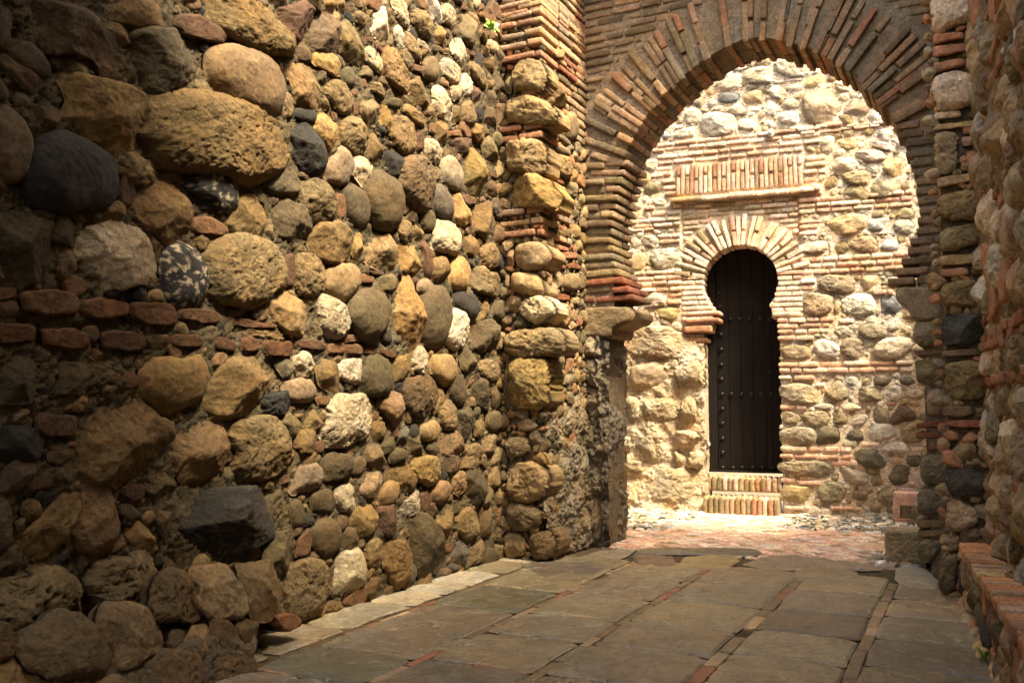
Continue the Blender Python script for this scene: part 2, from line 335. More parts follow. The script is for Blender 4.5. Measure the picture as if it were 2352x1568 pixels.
LEFT="""
@A1 m 0,0 100,0 130,150 90,300 0,320;mf 120,60 380,10 620,75 790,190 870,410 720,480 640,380 330,340 190,260
o 640,0 700,-60 1250,-60 1250,60 1210,130 1100,180 900,150 760,80;o 780,120 860,120 985,270 900,310 810,290
gf 880,330 1030,200 1230,220 1430,290 1450,540 1300,540 1080,640 940,590 870,420;r 1260,100 1390,90 1480,140 1600,220 1600,290 1450,270 1250,210
R 1320,-20 1430,-10 1430,50 1370,60 1320,20;ov 1440,-60 1700,-60 1764,10 1900,90 1960,180 2075,290 2075,370 1950,350 1880,370 1764,320 1620,220 1500,120
ds 1480,400 1590,310 1764,330 1880,400 2005,580 1960,670 1960,790 1900,800 1764,750 1620,690 1520,620
yf 470,540 620,525 850,590 1080,680 1105,890 1050,980 950,1045 800,1020 640,970 520,880 480,800 540,700
mf 0,250 80,290 160,430 330,540 470,650 390,690 270,640 180,560 60,420 0,330;mf 0,450 110,610 150,640 0,700
ds 0,700 120,750 230,860 260,1050 240,1170 120,1230 0,1250;m 215,720 450,730 460,830 300,930 250,860
ks 330,950 480,900 620,960 760,1040 840,1130 850,1300 760,1400 560,1430 330,1400 240,1300 250,1090
ov 1000,1000 1100,880 1110,800 1090,700 1250,650 1430,660 1600,700 1764,760 1824,800 1954,860 1984,950 1994,1040 1994,1120 1864,1200 1764,1260 1640,1240 1560,1180 1300,1160 1120,1090
t 860,1080 1000,1040 1060,1130 1130,1230 1000,1280 880,1190;r 900,1190 940,1180 970,1290 960,1420 880,1410 870,1320
K 1260,1250 1380,1180 1580,1175 1640,1230 1660,1330 1640,1480 1560,1500 1500,1360 1350,1320
of 980,1350 1050,1220 1150,1240 1250,1300 1350,1420 1340,1560 1300,1640 1180,1660 1050,1540 960,1450
o 1640,1350 1764,1350 1870,1420 1870,1530 1800,1620 1700,1640 1620,1560;R 1360,1500 1480,1490 1610,1560 1610,1620 1360,1600
gf 0,1340 150,1360 270,1520 350,1580 455,1660 445,1860 330,1910 180,1965 90,1880 0,1800
G 480,420 620,390 680,440 700,520 560,520;m 560,300 640,400 800,420 900,560 760,520
@B1 wf 590,60 720,10 850,-55 940,-10 1020,60 1090,190 1150,300 1165,385 1050,375 940,370 740,410 640,340 570,220
K 1200,180 1290,125 1370,160 1430,250 1450,400 1420,530 1300,540 1190,490 1165,320 1170,230
tv 1450,200 1500,130 1620,70 1764,65 1890,100 1980,180 2000,300 1990,390 1890,420 1870,480 1764,540 1640,510 1480,450
m 460,130 560,100 560,330 440,360;g 440,940 600,935 740,950 735,1050 650,1130 560,1150 400,1150 410,1050
gf 0,910 200,900 330,950 330,1080 280,1200 100,1220 0,1210;R 790,1050 870,990 970,1000 1005,1050 990,1110 870,1100
Ts 0,0;os 1040,940 1140,900 1230,900 1290,930 1400,885 1480,930 1470,1050 1380,1180 1280,1265 1180,1280 1080,1200 1020,1110
o 1500,1100 1590,960 1650,900 1964,935 1990,1000 1950,1070 1860,1150 1800,1280 1764,1270 1620,1300 1490,1290 1460,1230
r 290,1300 400,1290 560,1300 575,1370 560,1440 380,1440 290,1390;k 0,1390 160,1370 300,1400 340,1480 300,1600 0,1620
m 390,1540 560,1530 560,1600 470,1640 390,1610;of 640,1260 740,1170 930,1175 1030,1250 1090,1330 1190,1350 1225,1460 1215,1600 1190,1670 1000,1710 820,1780 740,1750 600,1730 600,1600 610,1360
qf 1240,1420 1320,1360 1450,1310 1560,1350 1600,1400 1590,1500 1540,1700 1400,1850 1350,1840 1290,1700 1240,1560
tv 1600,1400 1680,1350 1764,1320 1920,1320 1990,1380 2015,1480 2000,1620 1900,1700 1760,1740 1650,1700 1660,1500
m 30,520 170,500 180,600 40,620
@C1 p 0,250 80,290 130,380 130,560 80,640 0,680;r 210,210 330,140 415,150 400,220 260,250
of 170,600 330,430 450,300 560,240 595,340 560,430 450,600 420,720 330,720 210,660;qf 590,220 700,200 800,260 820,420 850,530 800,620 720,700 600,640 510,600 590,400
r 860,240 950,200 1050,210 1030,290 980,330 900,290;g 1070,150 1200,110 1260,180 1240,280 1120,310 1060,240
Of 920,500 990,450 1060,500 1110,590 1090,680 1000,660 920,590;kf 1240,300 1450,270 1600,240 1900,245 2005,290 2000,430 1920,540 1764,620 1600,710 1400,700 1230,690 1200,520
g 430,80 560,90 540,200 430,260;o 1270,860 1450,820 1600,850 1650,980 1650,1130 1560,1200 1380,1240 1270,1200
bs 1180,1060 1270,1050 1270,1150 1190,1150;m 1610,840 1764,790 1860,840 1905,980 1850,1050 1780,1130 1680,1130 1660,960
r 1310,1330 1550,1250 1590,1310 1540,1380 1330,1430;r 1600,1220 1764,1180 1840,1181 1830,1240 1700,1290 1590,1290
m 1200,700 1280,820 1280,1000 1200,1010 1180,800;m 1090,330 1220,320 1210,600 1150,560
@B2 o 410,100 450,20 500,-40 600,-50 680,10 685,90 660,130 665,200 600,235 510,220 440,170
y 700,60 750,30 780,90 780,180 730,235 690,160;tf 780,50 960,55 990,100 980,260 900,280 800,230 790,130
Y 1000,130 1060,105 1160,140 1175,250 1150,305 1060,290 1020,220;G 970,60 1020,20 1025,80 1000,110
rs 1160,70 1200,90 1240,200 1250,300 1230,350 1170,310 1190,200;wv 1260,60 1270,-60 1400,-20 1430,100 1410,185 1330,160 1240,130
r 1410,70 1450,65 1465,140 1430,150;o 1470,70 1520,50 1570,110 1570,210 1480,170 1450,130;t 1580,120 1690,120 1700,260 1640,290 1590,240
o 1250,220 1320,200 1360,250 1360,370 1300,390 1250,350;Os 1370,260 1440,195 1500,240 1515,330 1480,410 1420,430 1370,370
t 1520,300 1580,260 1620,320 1690,320 1715,430 1680,470 1590,450 1500,420;r 230,180 300,175 300,400 240,400
tv 310,200 400,170 490,210 500,300 490,400 430,470 330,440 300,330;ts 510,310 600,250 700,255 750,310 740,420 640,500 580,510 510,430
R 770,310 850,340 850,380 760,380;r 820,290 930,310 925,330 860,320;G 900,330 1000,320 990,430 900,420 860,370
Yf 1000,370 1040,335 1090,350 1130,450 1165,560 1170,700 1150,800 1080,845 1010,810 975,700 970,500
r 1100,345 1150,345 1150,380 1110,380;l 1150,370 1200,340 1260,390 1250,450 1210,480 1150,430
tf 150,450 230,440 300,480 380,550 440,610 380,650 350,740 300,750 220,680 130,580;g 660,520 760,430 850,420 940,490 940,620 900,720 830,790 740,740 680,640
wv 440,500 500,470 600,520 680,590 660,700 600,760 530,760 490,680 480,590;R 390,660 420,690 420,750 390,740;R 650,740 720,735 795,740 790,780 650,790
g 1170,440 1240,410 1340,430 1360,530 1330,700 1310,800 1230,820 1180,760 1160,560;Wv 1340,590 1400,560 1480,600 1495,700 1450,800 1390,840 1330,770 1320,690
k 1380,450 1500,440 1560,480 1570,570 1500,640 1420,560;o 1600,500 1660,490 1650,560 1600,640 1570,580;g 1650,510 1764,500 1764,630 1680,640
g 1500,660 1650,640 1700,700 1680,820 1580,860 1500,800;w 300,900 360,845 400,870 435,980 400,1030 330,1020 300,960
of 445,930 470,885 600,960 610,1110 560,1125 480,1080;wv 610,930 720,900 780,910 760,1060 700,1080 620,1030
g 750,1100 780,950 850,860 940,950 970,1050 950,1150 800,1160;o 970,980 1020,890 1110,870 1100,950 1040,1050 980,1060
w 1120,860 1160,810 1210,850 1210,1000 1170,1010 1110,960;ts 1230,890 1330,870 1400,900 1410,1000 1350,1100 1290,1060 1240,1000
g 1430,820 1500,780 1540,850 1545,1000 1500,1040 1450,950;t 1560,930 1650,900 1710,960 1690,1060 1600,1040
g 1370,1050 1430,1000 1500,1060 1490,1180 1420,1220 1360,1130;mv 1060,1050 1200,1010 1270,1080 1250,1230 1220,1300 1120,1290 1060,1200
t 1260,1120 1330,1120 1320,1220 1270,1300 1250,1230;t 1300,1230 1360,1180 1410,1250 1400,1380 1330,1390 1290,1310
g 1510,1100 1600,1040 1660,1120 1650,1260 1560,1230;g 1660,1100 1710,1090 1715,1220 1670,1260;ls 210,1090 300,1040 420,1050 450,1120 400,1210 280,1200
R 450,1160 560,1160 540,1220 470,1225;wv 540,1230 600,1165 760,1155 830,1220 840,1310 780,1430 650,1510 530,1490 480,1410 550,1340
qf 900,1180 980,1130 1070,1180 1080,1310 990,1390 940,1300 880,1230;R 1070,1200 1110,1190 1110,1340 1080,1340;o 310,1280 380,1275 370,1320 310,1310
o 390,1270 470,1250 500,1340 440,1400 370,1370;o 340,1400 420,1390 470,1470 450,1560 370,1550 310,1500;o 850,1330 920,1350 920,1440 860,1480 820,1450
b 1020,1420 1060,1370 1090,1400 1070,1490 1020,1490;k 1100,1370 1140,1345 1165,1420 1130,1470 1095,1440;ts 1170,1370 1260,1315 1305,1380 1290,1460 1210,1480 1160,1430
qf 1290,1430 1440,1410 1455,1550 1370,1590 1290,1530;g 1410,1280 1500,1240 1540,1310 1540,1440 1460,1460 1410,1380;o 1550,1340 1600,1300 1610,1400 1580,1450 1540,1420
g 1620,1280 1700,1260 1730,1340 1690,1420 1620,1380;t 1600,1460 1670,1410 1700,1480 1650,1560 1600,1530;t 1460,1500 1580,1490 1580,1600 1470,1600
g 920,1430 1010,1450 1020,1530 940,1560 880,1500;b 200,900 280,905 285,1020 230,1030 180,940
@C2 R 200,140 270,130 275,190 210,205;lf 280,110 370,80 470,60 490,120 480,200 400,250 290,270 270,190
g 490,40 560,-20 680,0 700,100 620,160 500,180 470,100;t 60,180 150,170 160,235 70,240;g 420,260 540,230 590,300 590,390 430,400
w 600,220 700,200 720,350 690,390 620,380 580,290;lf 740,180 820,130 900,120 910,250 880,300 790,290;of 930,110 1100,70 1130,170 1100,250 1060,270 1000,190 930,180
yv 1130,30 1240,0 1300,50 1280,160 1230,210 1150,190 1110,80;m 1310,0 1450,0 1430,90 1380,140 1310,80;t 1460,10 1560,0 1560,70 1510,110 1440,80
t 1400,130 1480,115 1480,200 1440,290 1380,240;qs 1240,230 1290,170 1370,190 1370,270 1300,340 1240,310;g 1480,120 1600,60 1620,200 1560,340 1470,320 1450,230
R 1170,260 1220,240 1235,310 1200,400 1170,370;w 1020,370 1090,280 1150,240 1170,320 1160,390 1090,430;P 870,370 960,340 1030,400 1040,500 950,560 870,470
yf 700,410 740,360 820,340 860,430 860,520 760,570 690,490;g 420,500 500,440 580,460 630,560 610,650 540,700 450,650 420,600;R 330,580 400,505 435,520 400,700 310,700
g 100,560 290,520 280,700 200,850 50,850;g 270,310 360,310 370,460 290,520;wf 580,780 640,680 740,655 780,740 790,850 680,960 640,980 570,900
t 800,600 880,570 910,640 900,760 820,780 790,700;ov 930,620 1050,590 1080,650 1090,740 1060,880 980,920 920,760;gf 1090,420 1200,420 1280,520 1320,700 1330,800 1170,830 1080,700 1070,520
o 1280,400 1380,370 1400,480 1400,570 1330,570 1290,480;t 1410,430 1480,360 1560,410 1570,520 1480,580 1420,520;m 1580,420 1650,350 1680,430 1640,560 1580,560
R 1320,620 1390,600 1385,660 1330,680;b 1400,620 1450,590 1490,650 1470,770 1380,740;t 1500,640 1600,580 1610,700 1580,740 1500,750;b 1360,740 1440,760 1440,800 1360,790
dv 250,780 400,730 510,740 540,860 500,960 410,1100 250,1130 240,900;G 110,900 190,890 230,990 230,1070 100,1080;R 210,890 260,900 270,990 230,990
t 510,1020 600,1000 640,1040 600,1080 520,1090;m 780,860 900,840 930,950 800,960;b 1070,780 1110,730 1140,800 1130,880 1070,880;o 1150,760 1170,770 1165,820 1150,810
@A2 rf 150,70 300,30 420,-30 425,130 400,240 350,270 260,220 160,110;m 80,-60 310,-60 300,30 170,60;g 300,290 370,265 440,330 430,400 380,430 310,380
pf 410,210 440,140 530,105 610,170 615,340 560,350 430,320;Gf 615,170 660,140 740,190 770,270 750,440 700,430 620,370;O 440,360 520,350 600,400 615,510 560,510 440,430
qf 210,390 280,390 370,430 450,500 490,650 470,740 400,740 330,700 290,560 240,470;t 520,570 620,545 660,600 700,700 680,780 600,760 540,670
g 620,480 690,450 720,500 710,590 650,590;t 200,680 260,620 300,700 280,800 210,820;k 300,750 370,730 465,770 440,840 340,830 290,790;R 560,760 600,770 600,830 570,820
O 455,800 520,775 600,840 635,890 590,1010 530,1020 450,930;kf 215,860 290,820 400,880 470,960 515,1050 490,1170 430,1200 340,1160 290,1080 230,1000
tv 620,860 690,800 770,850 795,950 770,1050 700,1050 610,960;ls 505,1150 560,1080 610,1000 680,1040 710,1130 680,1240 600,1270 520,1220
r 710,700 740,700 745,800 710,790;G 750,660 800,640 870,720 860,830 830,890 770,790;R 700,605 750,620 740,660 680,640;R 730,540 790,530 810,600 740,600
t 815,570 880,560 940,620 930,680 820,610;Y 880,710 940,730 985,800 985,900 950,910 900,830;g 940,660 1050,680 1040,730 980,740 930,710
o 800,930 860,910 910,970 910,1100 870,1150 800,1050;wf 710,1090 750,1070 860,1130 830,1230 790,1290 710,1190;gf 100,1200 200,1130 300,1170 350,1260 300,1350 150,1320 50,1250
g 0,1260 60,1290 130,1390 130,1520 110,1540 90,1400 0,1360;Gv 350,1260 440,1230 540,1280 580,1390 540,1500 440,1520 370,1430 350,1340;gf 145,1420 240,1375 330,1420 410,1500 400,1640 300,1660 180,1600
R 590,1330 650,1330 650,1500 580,1500;g 650,1290 720,1270 810,1370 810,1480 780,1550 700,1540 650,1450;k 900,1050 1000,1040 1055,1110 1030,1200 960,1200 900,1130
gs 850,1180 920,1190 1000,1260 1030,1370 1020,1500 950,1580 850,1560 800,1450 790,1290;dv 1070,1080 1160,1070 1220,1130 1240,1280 1240,1400 1200,1450 1080,1400 1030,1290 1030,1180
tv 950,880 990,790 1070,810 1130,890 1135,1000 1080,1060 1000,1010;r 1140,910 1180,910 1195,1020 1130,1030;w 1195,950 1270,960 1305,1050 1290,1130 1210,1090
Bs 1310,1080 1380,1080 1450,1160 1455,1290 1400,1310 1310,1230;t 1230,1140 1300,1150 1300,1240 1240,1240;bs 1240,1270 1310,1270 1330,1330 1390,1390 1390,1480 1320,1500 1250,1430
Of 1400,1350 1450,1340 1500,1430 1520,1520 1440,1560 1390,1460;yf 1460,1040 1520,1030 1600,1070 1620,1200 1610,1340 1560,1350 1490,1310 1450,1150;G 1590,990 1640,935 1690,1040 1690,1160 1610,1090
R 1440,1330 1550,1360 1550,1400 1480,1410;r 1620,1160 1695,1190 1695,1230 1630,1210;m 1630,1240 1700,1250 1690,1360 1630,1340;o 1530,1430 1650,1380 1660,1560 1620,1640 1540,1568
o 1250,840 1330,830 1360,920 1330,990 1260,950;R 1230,845 1275,840 1270,930 1230,900;R 1360,900 1440,890 1450,940 1370,930;Pf 1340,1000 1430,950 1550,970 1580,1030 1450,1050 1350,1040
r 1290,1000 1340,1040 1340,1070 1300,1060;Wv 1250,600 1300,590 1350,680 1385,770 1370,850 1300,800 1260,740;o 1090,560 1160,535 1220,570 1240,640 1200,720 1110,700 1080,630
w 1370,590 1430,580 1450,660 1400,700;W 1440,540 1470,490 1520,560 1500,670 1440,620;t 1450,700 1520,690 1550,780 1510,870 1450,830;o 1390,720 1450,740 1460,820 1390,850
o 1500,850 1590,840 1600,960 1560,980 1500,900;t 1490,430 1540,420 1600,520 1615,600 1560,590;w 1300,410 1370,400 1445,480 1430,560 1370,570 1310,480;G 1190,400 1260,380 1300,450 1270,550 1190,530
R 1100,430 1180,450 1190,500 1110,480;t 1310,520 1360,540 1370,600 1310,570;W 1380,280 1430,250 1475,340 1470,460 1430,440 1380,340;R 1480,320 1550,360 1540,390 1480,360
Y 1260,170 1310,170 1365,250 1340,310 1260,260;o 1320,330 1370,320 1370,370 1340,360;Gf 1420,220 1440,110 1480,80 1540,160 1590,280 1590,360 1500,300;w 1300,60 1340,20 1390,60 1415,120 1390,190 1320,140
Wf 1200,-40 1290,-40 1310,100 1300,170 1250,120;t 1110,60 1200,80 1240,180 1240,270 1180,250 1110,150;w 960,-20 1060,-20 1060,100 1100,180 1060,190 1000,100
Wf 830,170 850,70 910,45 970,110 980,180 940,250 910,280 840,220;w 890,-30 940,-30 945,40 900,30;G 790,50 850,60 850,100 800,100;t 690,80 760,60 790,140 780,190 720,120
O 500,-40 570,-40 580,110 530,60;O 590,-40 650,-40 655,90 610,60;t 700,-40 790,-40 790,50 700,50;W 980,190 1020,160 1055,230 1055,330 1010,300
t 1060,220 1090,210 1130,300 1170,380 1170,430 1100,380 1060,300;w 1140,250 1180,270 1240,330 1230,350 1160,300;g 1240,300 1290,300 1290,370 1240,340;R 1290,300 1330,340 1330,370 1290,340
R 790,240 850,250 850,290 800,280;R 860,280 920,340 920,370 870,320;w 780,340 830,310 890,400 910,480 880,500 800,420;G 720,460 800,450 870,490 860,530 740,510
tv 910,370 950,310 990,340 1010,400 1060,470 1090,560 1080,640 1000,600 900,500;t 1040,720 1100,720 1150,780 1210,800 1220,860 1150,860 1080,790;t 1500,60 1560,110 1555,160 1500,130
R 1430,0 1480,20 1490,70 1440,60;w 1500,-40 1580,-40 1560,60 1530,40;R 1570,10 1610,20 1600,60 1560,70;R 1560,70 1680,100 1680,180 1620,170;w 1620,260 1700,290 1700,360 1640,350
o 1600,400 1680,390 1685,480 1620,490;t 1620,540 1690,550 1650,610;P 1520,570 1570,600 1575,680 1530,700;b 1570,630 1610,630 1600,680
"""
BAND1="""
@B1 R 0,400 160,410 170,470 100,490 0,510;R 190,440 330,425 530,440 580,500 560,590 430,605 200,570;R 600,500 700,480 930,510 930,600 750,630 590,600
r 950,510 1220,520 1250,580 1240,670 1080,680 950,620;r 1260,560 1400,550 1550,580 1550,660 1400,650 1260,620;r 1560,600 1764,635 1960,660 1950,690 1764,690 1600,660
"""
BAND2="""
@B1 R 0,655 270,665 300,700 290,790 0,790;R 330,690 560,685 655,740 640,835 480,830 330,800;r 725,725 900,710 1045,740 1040,830 930,850 740,840
m 1060,730 1200,735 1210,790 1180,830 1060,820;r 1215,735 1440,740 1450,820 1280,825 1210,800;r 1480,750 1600,750 1680,800 1650,850 1500,830;R 1710,750 1764,750 1830,770 1830,840 1764,860 1700,840
t 1560,680 1764,695 1990,715 2030,745 1990,765 1764,755 1690,745
@B2 r 95,775 280,780 280,890 120,885 90,840;r 290,770 480,775 515,810 500,850 300,820;R 530,795 650,790 650,865 540,865;R 655,800 775,805 770,875 660,870;r 780,815 860,820 855,880 780,870;r 870,820 1000,860 1000,900 920,890
"""
FOOT="""
@C1 tv 0,900 200,850 480,790 640,850 680,940 640,1040 560,1180 480,1220 250,1280 0,1300;tv 700,960 760,860 860,740 980,740 1080,700 1190,690 1200,900 1210,1050 1180,1180 1050,1200 800,1100 690,1040
mv 0,1340 300,1300 620,1320 640,1500 500,1600 0,1600;tv 660,1300 1000,1200 1240,1280 1250,1400 1200,1600 680,1600
"""
FOOTR="""
@C1 dv 1290,1440 1500,1400 1764,1300 1900,1235 1915,1568 1915,1700 1300,1700;R 1835,1090 1964,1080 2034,1110 2034,1160 1914,1220 1864,1170
"""
PIERF="""
@A3 tv 0,420 100,400 200,430 225,520 200,640 60,620 0,630;tv -40,680 100,660 230,690 300,760 290,850 160,850 0,830 -40,800
tv -40,980 100,960 190,970 225,1060 220,1200 60,1180 -40,1170;yf 0,1250 140,1190 250,1240 330,1340 300,1440 100,1420 -30,1390
o -60,60 -20,60 -20,200 -60,200;R -40,300 -10,300 -10,380 -50,390;G -60,500 -10,520 -20,640 -60,620
@B3 ts 20,120 130,95 210,120 265,190 210,280 60,290 20,240;ts -20,320 90,300 180,330 215,430 180,470 30,440 -20,400
wv 60,500 180,470 270,510 280,590 180,660 80,620 40,560;tv -60,740 40,700 200,690 340,730 350,850 180,880 0,890 -60,840
yv 0,910 220,910 235,1000 222,1240 0,1250 -20,1100;q -50,150 0,140 0,260 -40,260;t -60,320 -30,310 -30,420 -60,420
dv -60,920 -20,920 -20,1250 -60,1250
@C3 dv -60,-120 90,-130 120,-20 -40,40;tv -40,60 150,40 240,150 200,300 60,320 -40,260;dv -50,330 160,340 190,480 60,520 -40,480;tv -70,540 60,540 80,690 -60,720;dv 110,560 250,520 300,600 270,720 130,720
"""
PIERS="""
@A3 o 215,560 290,510 390,560 410,680 330,740 220,650;t 300,780 370,800 370,900 300,880;G 380,760 460,780 460,960 370,950;g 210,890 300,910 310,970 230,950
g 320,990 420,1040 420,1080 330,1040;t 300,1060 400,1080 440,1150 400,1230 300,1170;R 240,1040 290,1080 290,1180 240,1150;r 240,1180 390,1250 390,1280 250,1220
G 390,1250 480,1270 480,1370 400,1350;g 330,1380 430,1370 430,1470 360,1490;g 440,1440 490,1450 490,1500 440,1490;G 380,980 460,990 450,1040 390,1030
t 320,1290 390,1290 390,1350 330,1340;o 310,300 400,380 400,440 310,380
@B3 o 340,0 440,0 430,60 360,100 340,50;R 330,170 470,170 480,210 340,210;r 320,240 400,260 400,285 320,270;r 415,240 500,260 500,290 420,280;ds 370,330 440,310 480,360 470,430 400,440 370,400
r 250,450 420,460 425,500 340,500;t 230,320 300,320 305,420 240,430;t 290,530 400,520 420,620 400,700 310,660;t 430,480 490,480 495,530 430,530;t 380,760 470,770 460,820 380,820;t 360,840 470,850 460,890 370,880
t 380,700 460,710 450,760 390,760;R 330,110 420,140 420,165 340,150
@C3 dv 300,560 420,510 440,640 300,720
"""
PIL="""
@R zv 50,-30 330,-30 330,60 320,90 220,130 130,190 60,210 40,130;R 45,220 60,200 235,190 240,230 130,250 50,275;R 250,180 310,165 310,230 250,235;R 50,300 60,280 325,255 325,300 60,350
R 45,385 240,355 245,400 60,445;R 255,350 310,345 315,405 260,415;zv 60,480 200,440 330,460 325,640 200,670 90,690 50,600;z 60,700 220,680 230,720 60,745
Ob 55,775 340,745 350,778 60,810;tv 60,840 120,815 200,830 205,1040 100,1080 60,1000;R 235,790 365,780 360,830 240,835;q 230,850 340,845 340,900 235,905;R 260,945 320,930 320,1060 265,1070
qb 70,1110 310,1075 320,1125 80,1170;ov 85,1215 350,1180 365,1300 330,1370 120,1370 80,1280;ov 80,1440 350,1385 360,1500 200,1568 100,1560
@S yb 245,30 500,15 510,70 380,92 250,92;R 245,115 420,105 430,150 260,165;mb 445,100 540,95 545,145 450,150;ov 258,210 400,190 540,200 530,340 400,350 260,340
kf 265,450 300,400 420,400 540,440 530,560 380,600 290,590 260,520;mb 255,630 500,615 500,655 270,670;ov 285,720 400,690 550,720 560,880 460,930 300,920 280,850
mb 265,985 300,970 445,980 450,1030 380,1050 270,1040;m 470,990 540,980 540,1040 480,1040;r 265,1080 400,1060 560,1075 560,1115 380,1115 270,1100;o 330,1260 380,1190 470,1220 470,1300 380,1320
kf 300,1380 400,1360 540,1400 530,1540 330,1550 290,1450
@T tv 540,220 580,190 660,200 760,270 780,370 650,430 550,400;g 570,140 750,100 760,170 590,190;gv 490,690 540,600 620,610 620,800 560,900 480,860;dv 550,480 640,450 640,560 560,580
"""  # topmost blocks get a paler colour standing in for light from above
JAMBR="""
@B4 t 1005,650 1200,640 1210,790 1100,815 1010,790;mb 1005,850 1200,830 1215,870 1030,885;of 1015,920 1220,900 1225,1060 1130,1110 1040,1060;ts 1085,1120 1220,1110 1215,1290 1090,1290
r 1020,1350 1210,1330 1210,1370 1020,1385;r 1020,1410 1190,1410 1190,1450 1030,1455;r 1090,1500 1220,1500 1220,1530 1100,1540
@C4 d 1050,0 1240,0 1240,210 1060,200;d 1040,230 1230,240 1230,400 1040,420;ob 1020,450 1210,445 1200,500 1030,500;ob 1030,520 1200,515 1200,560 1040,570;d 1030,590 1190,580 1180,680 1060,770 1040,680
"""
JAMBL="""
@B3 tv 480,770 600,755 740,770 770,820 760,880 640,900 520,870;dv 470,930 600,920 740,940 790,1010 760,1090 500,1080;dv 480,1110 700,1100 770,1130 770,1290 500,1290
dv 480,1320 750,1320 750,1560 500,1580
@C3 dv 500,30 740,20 770,120 760,260 540,280;dv 520,300 770,280 770,480 740,620 540,600
"""
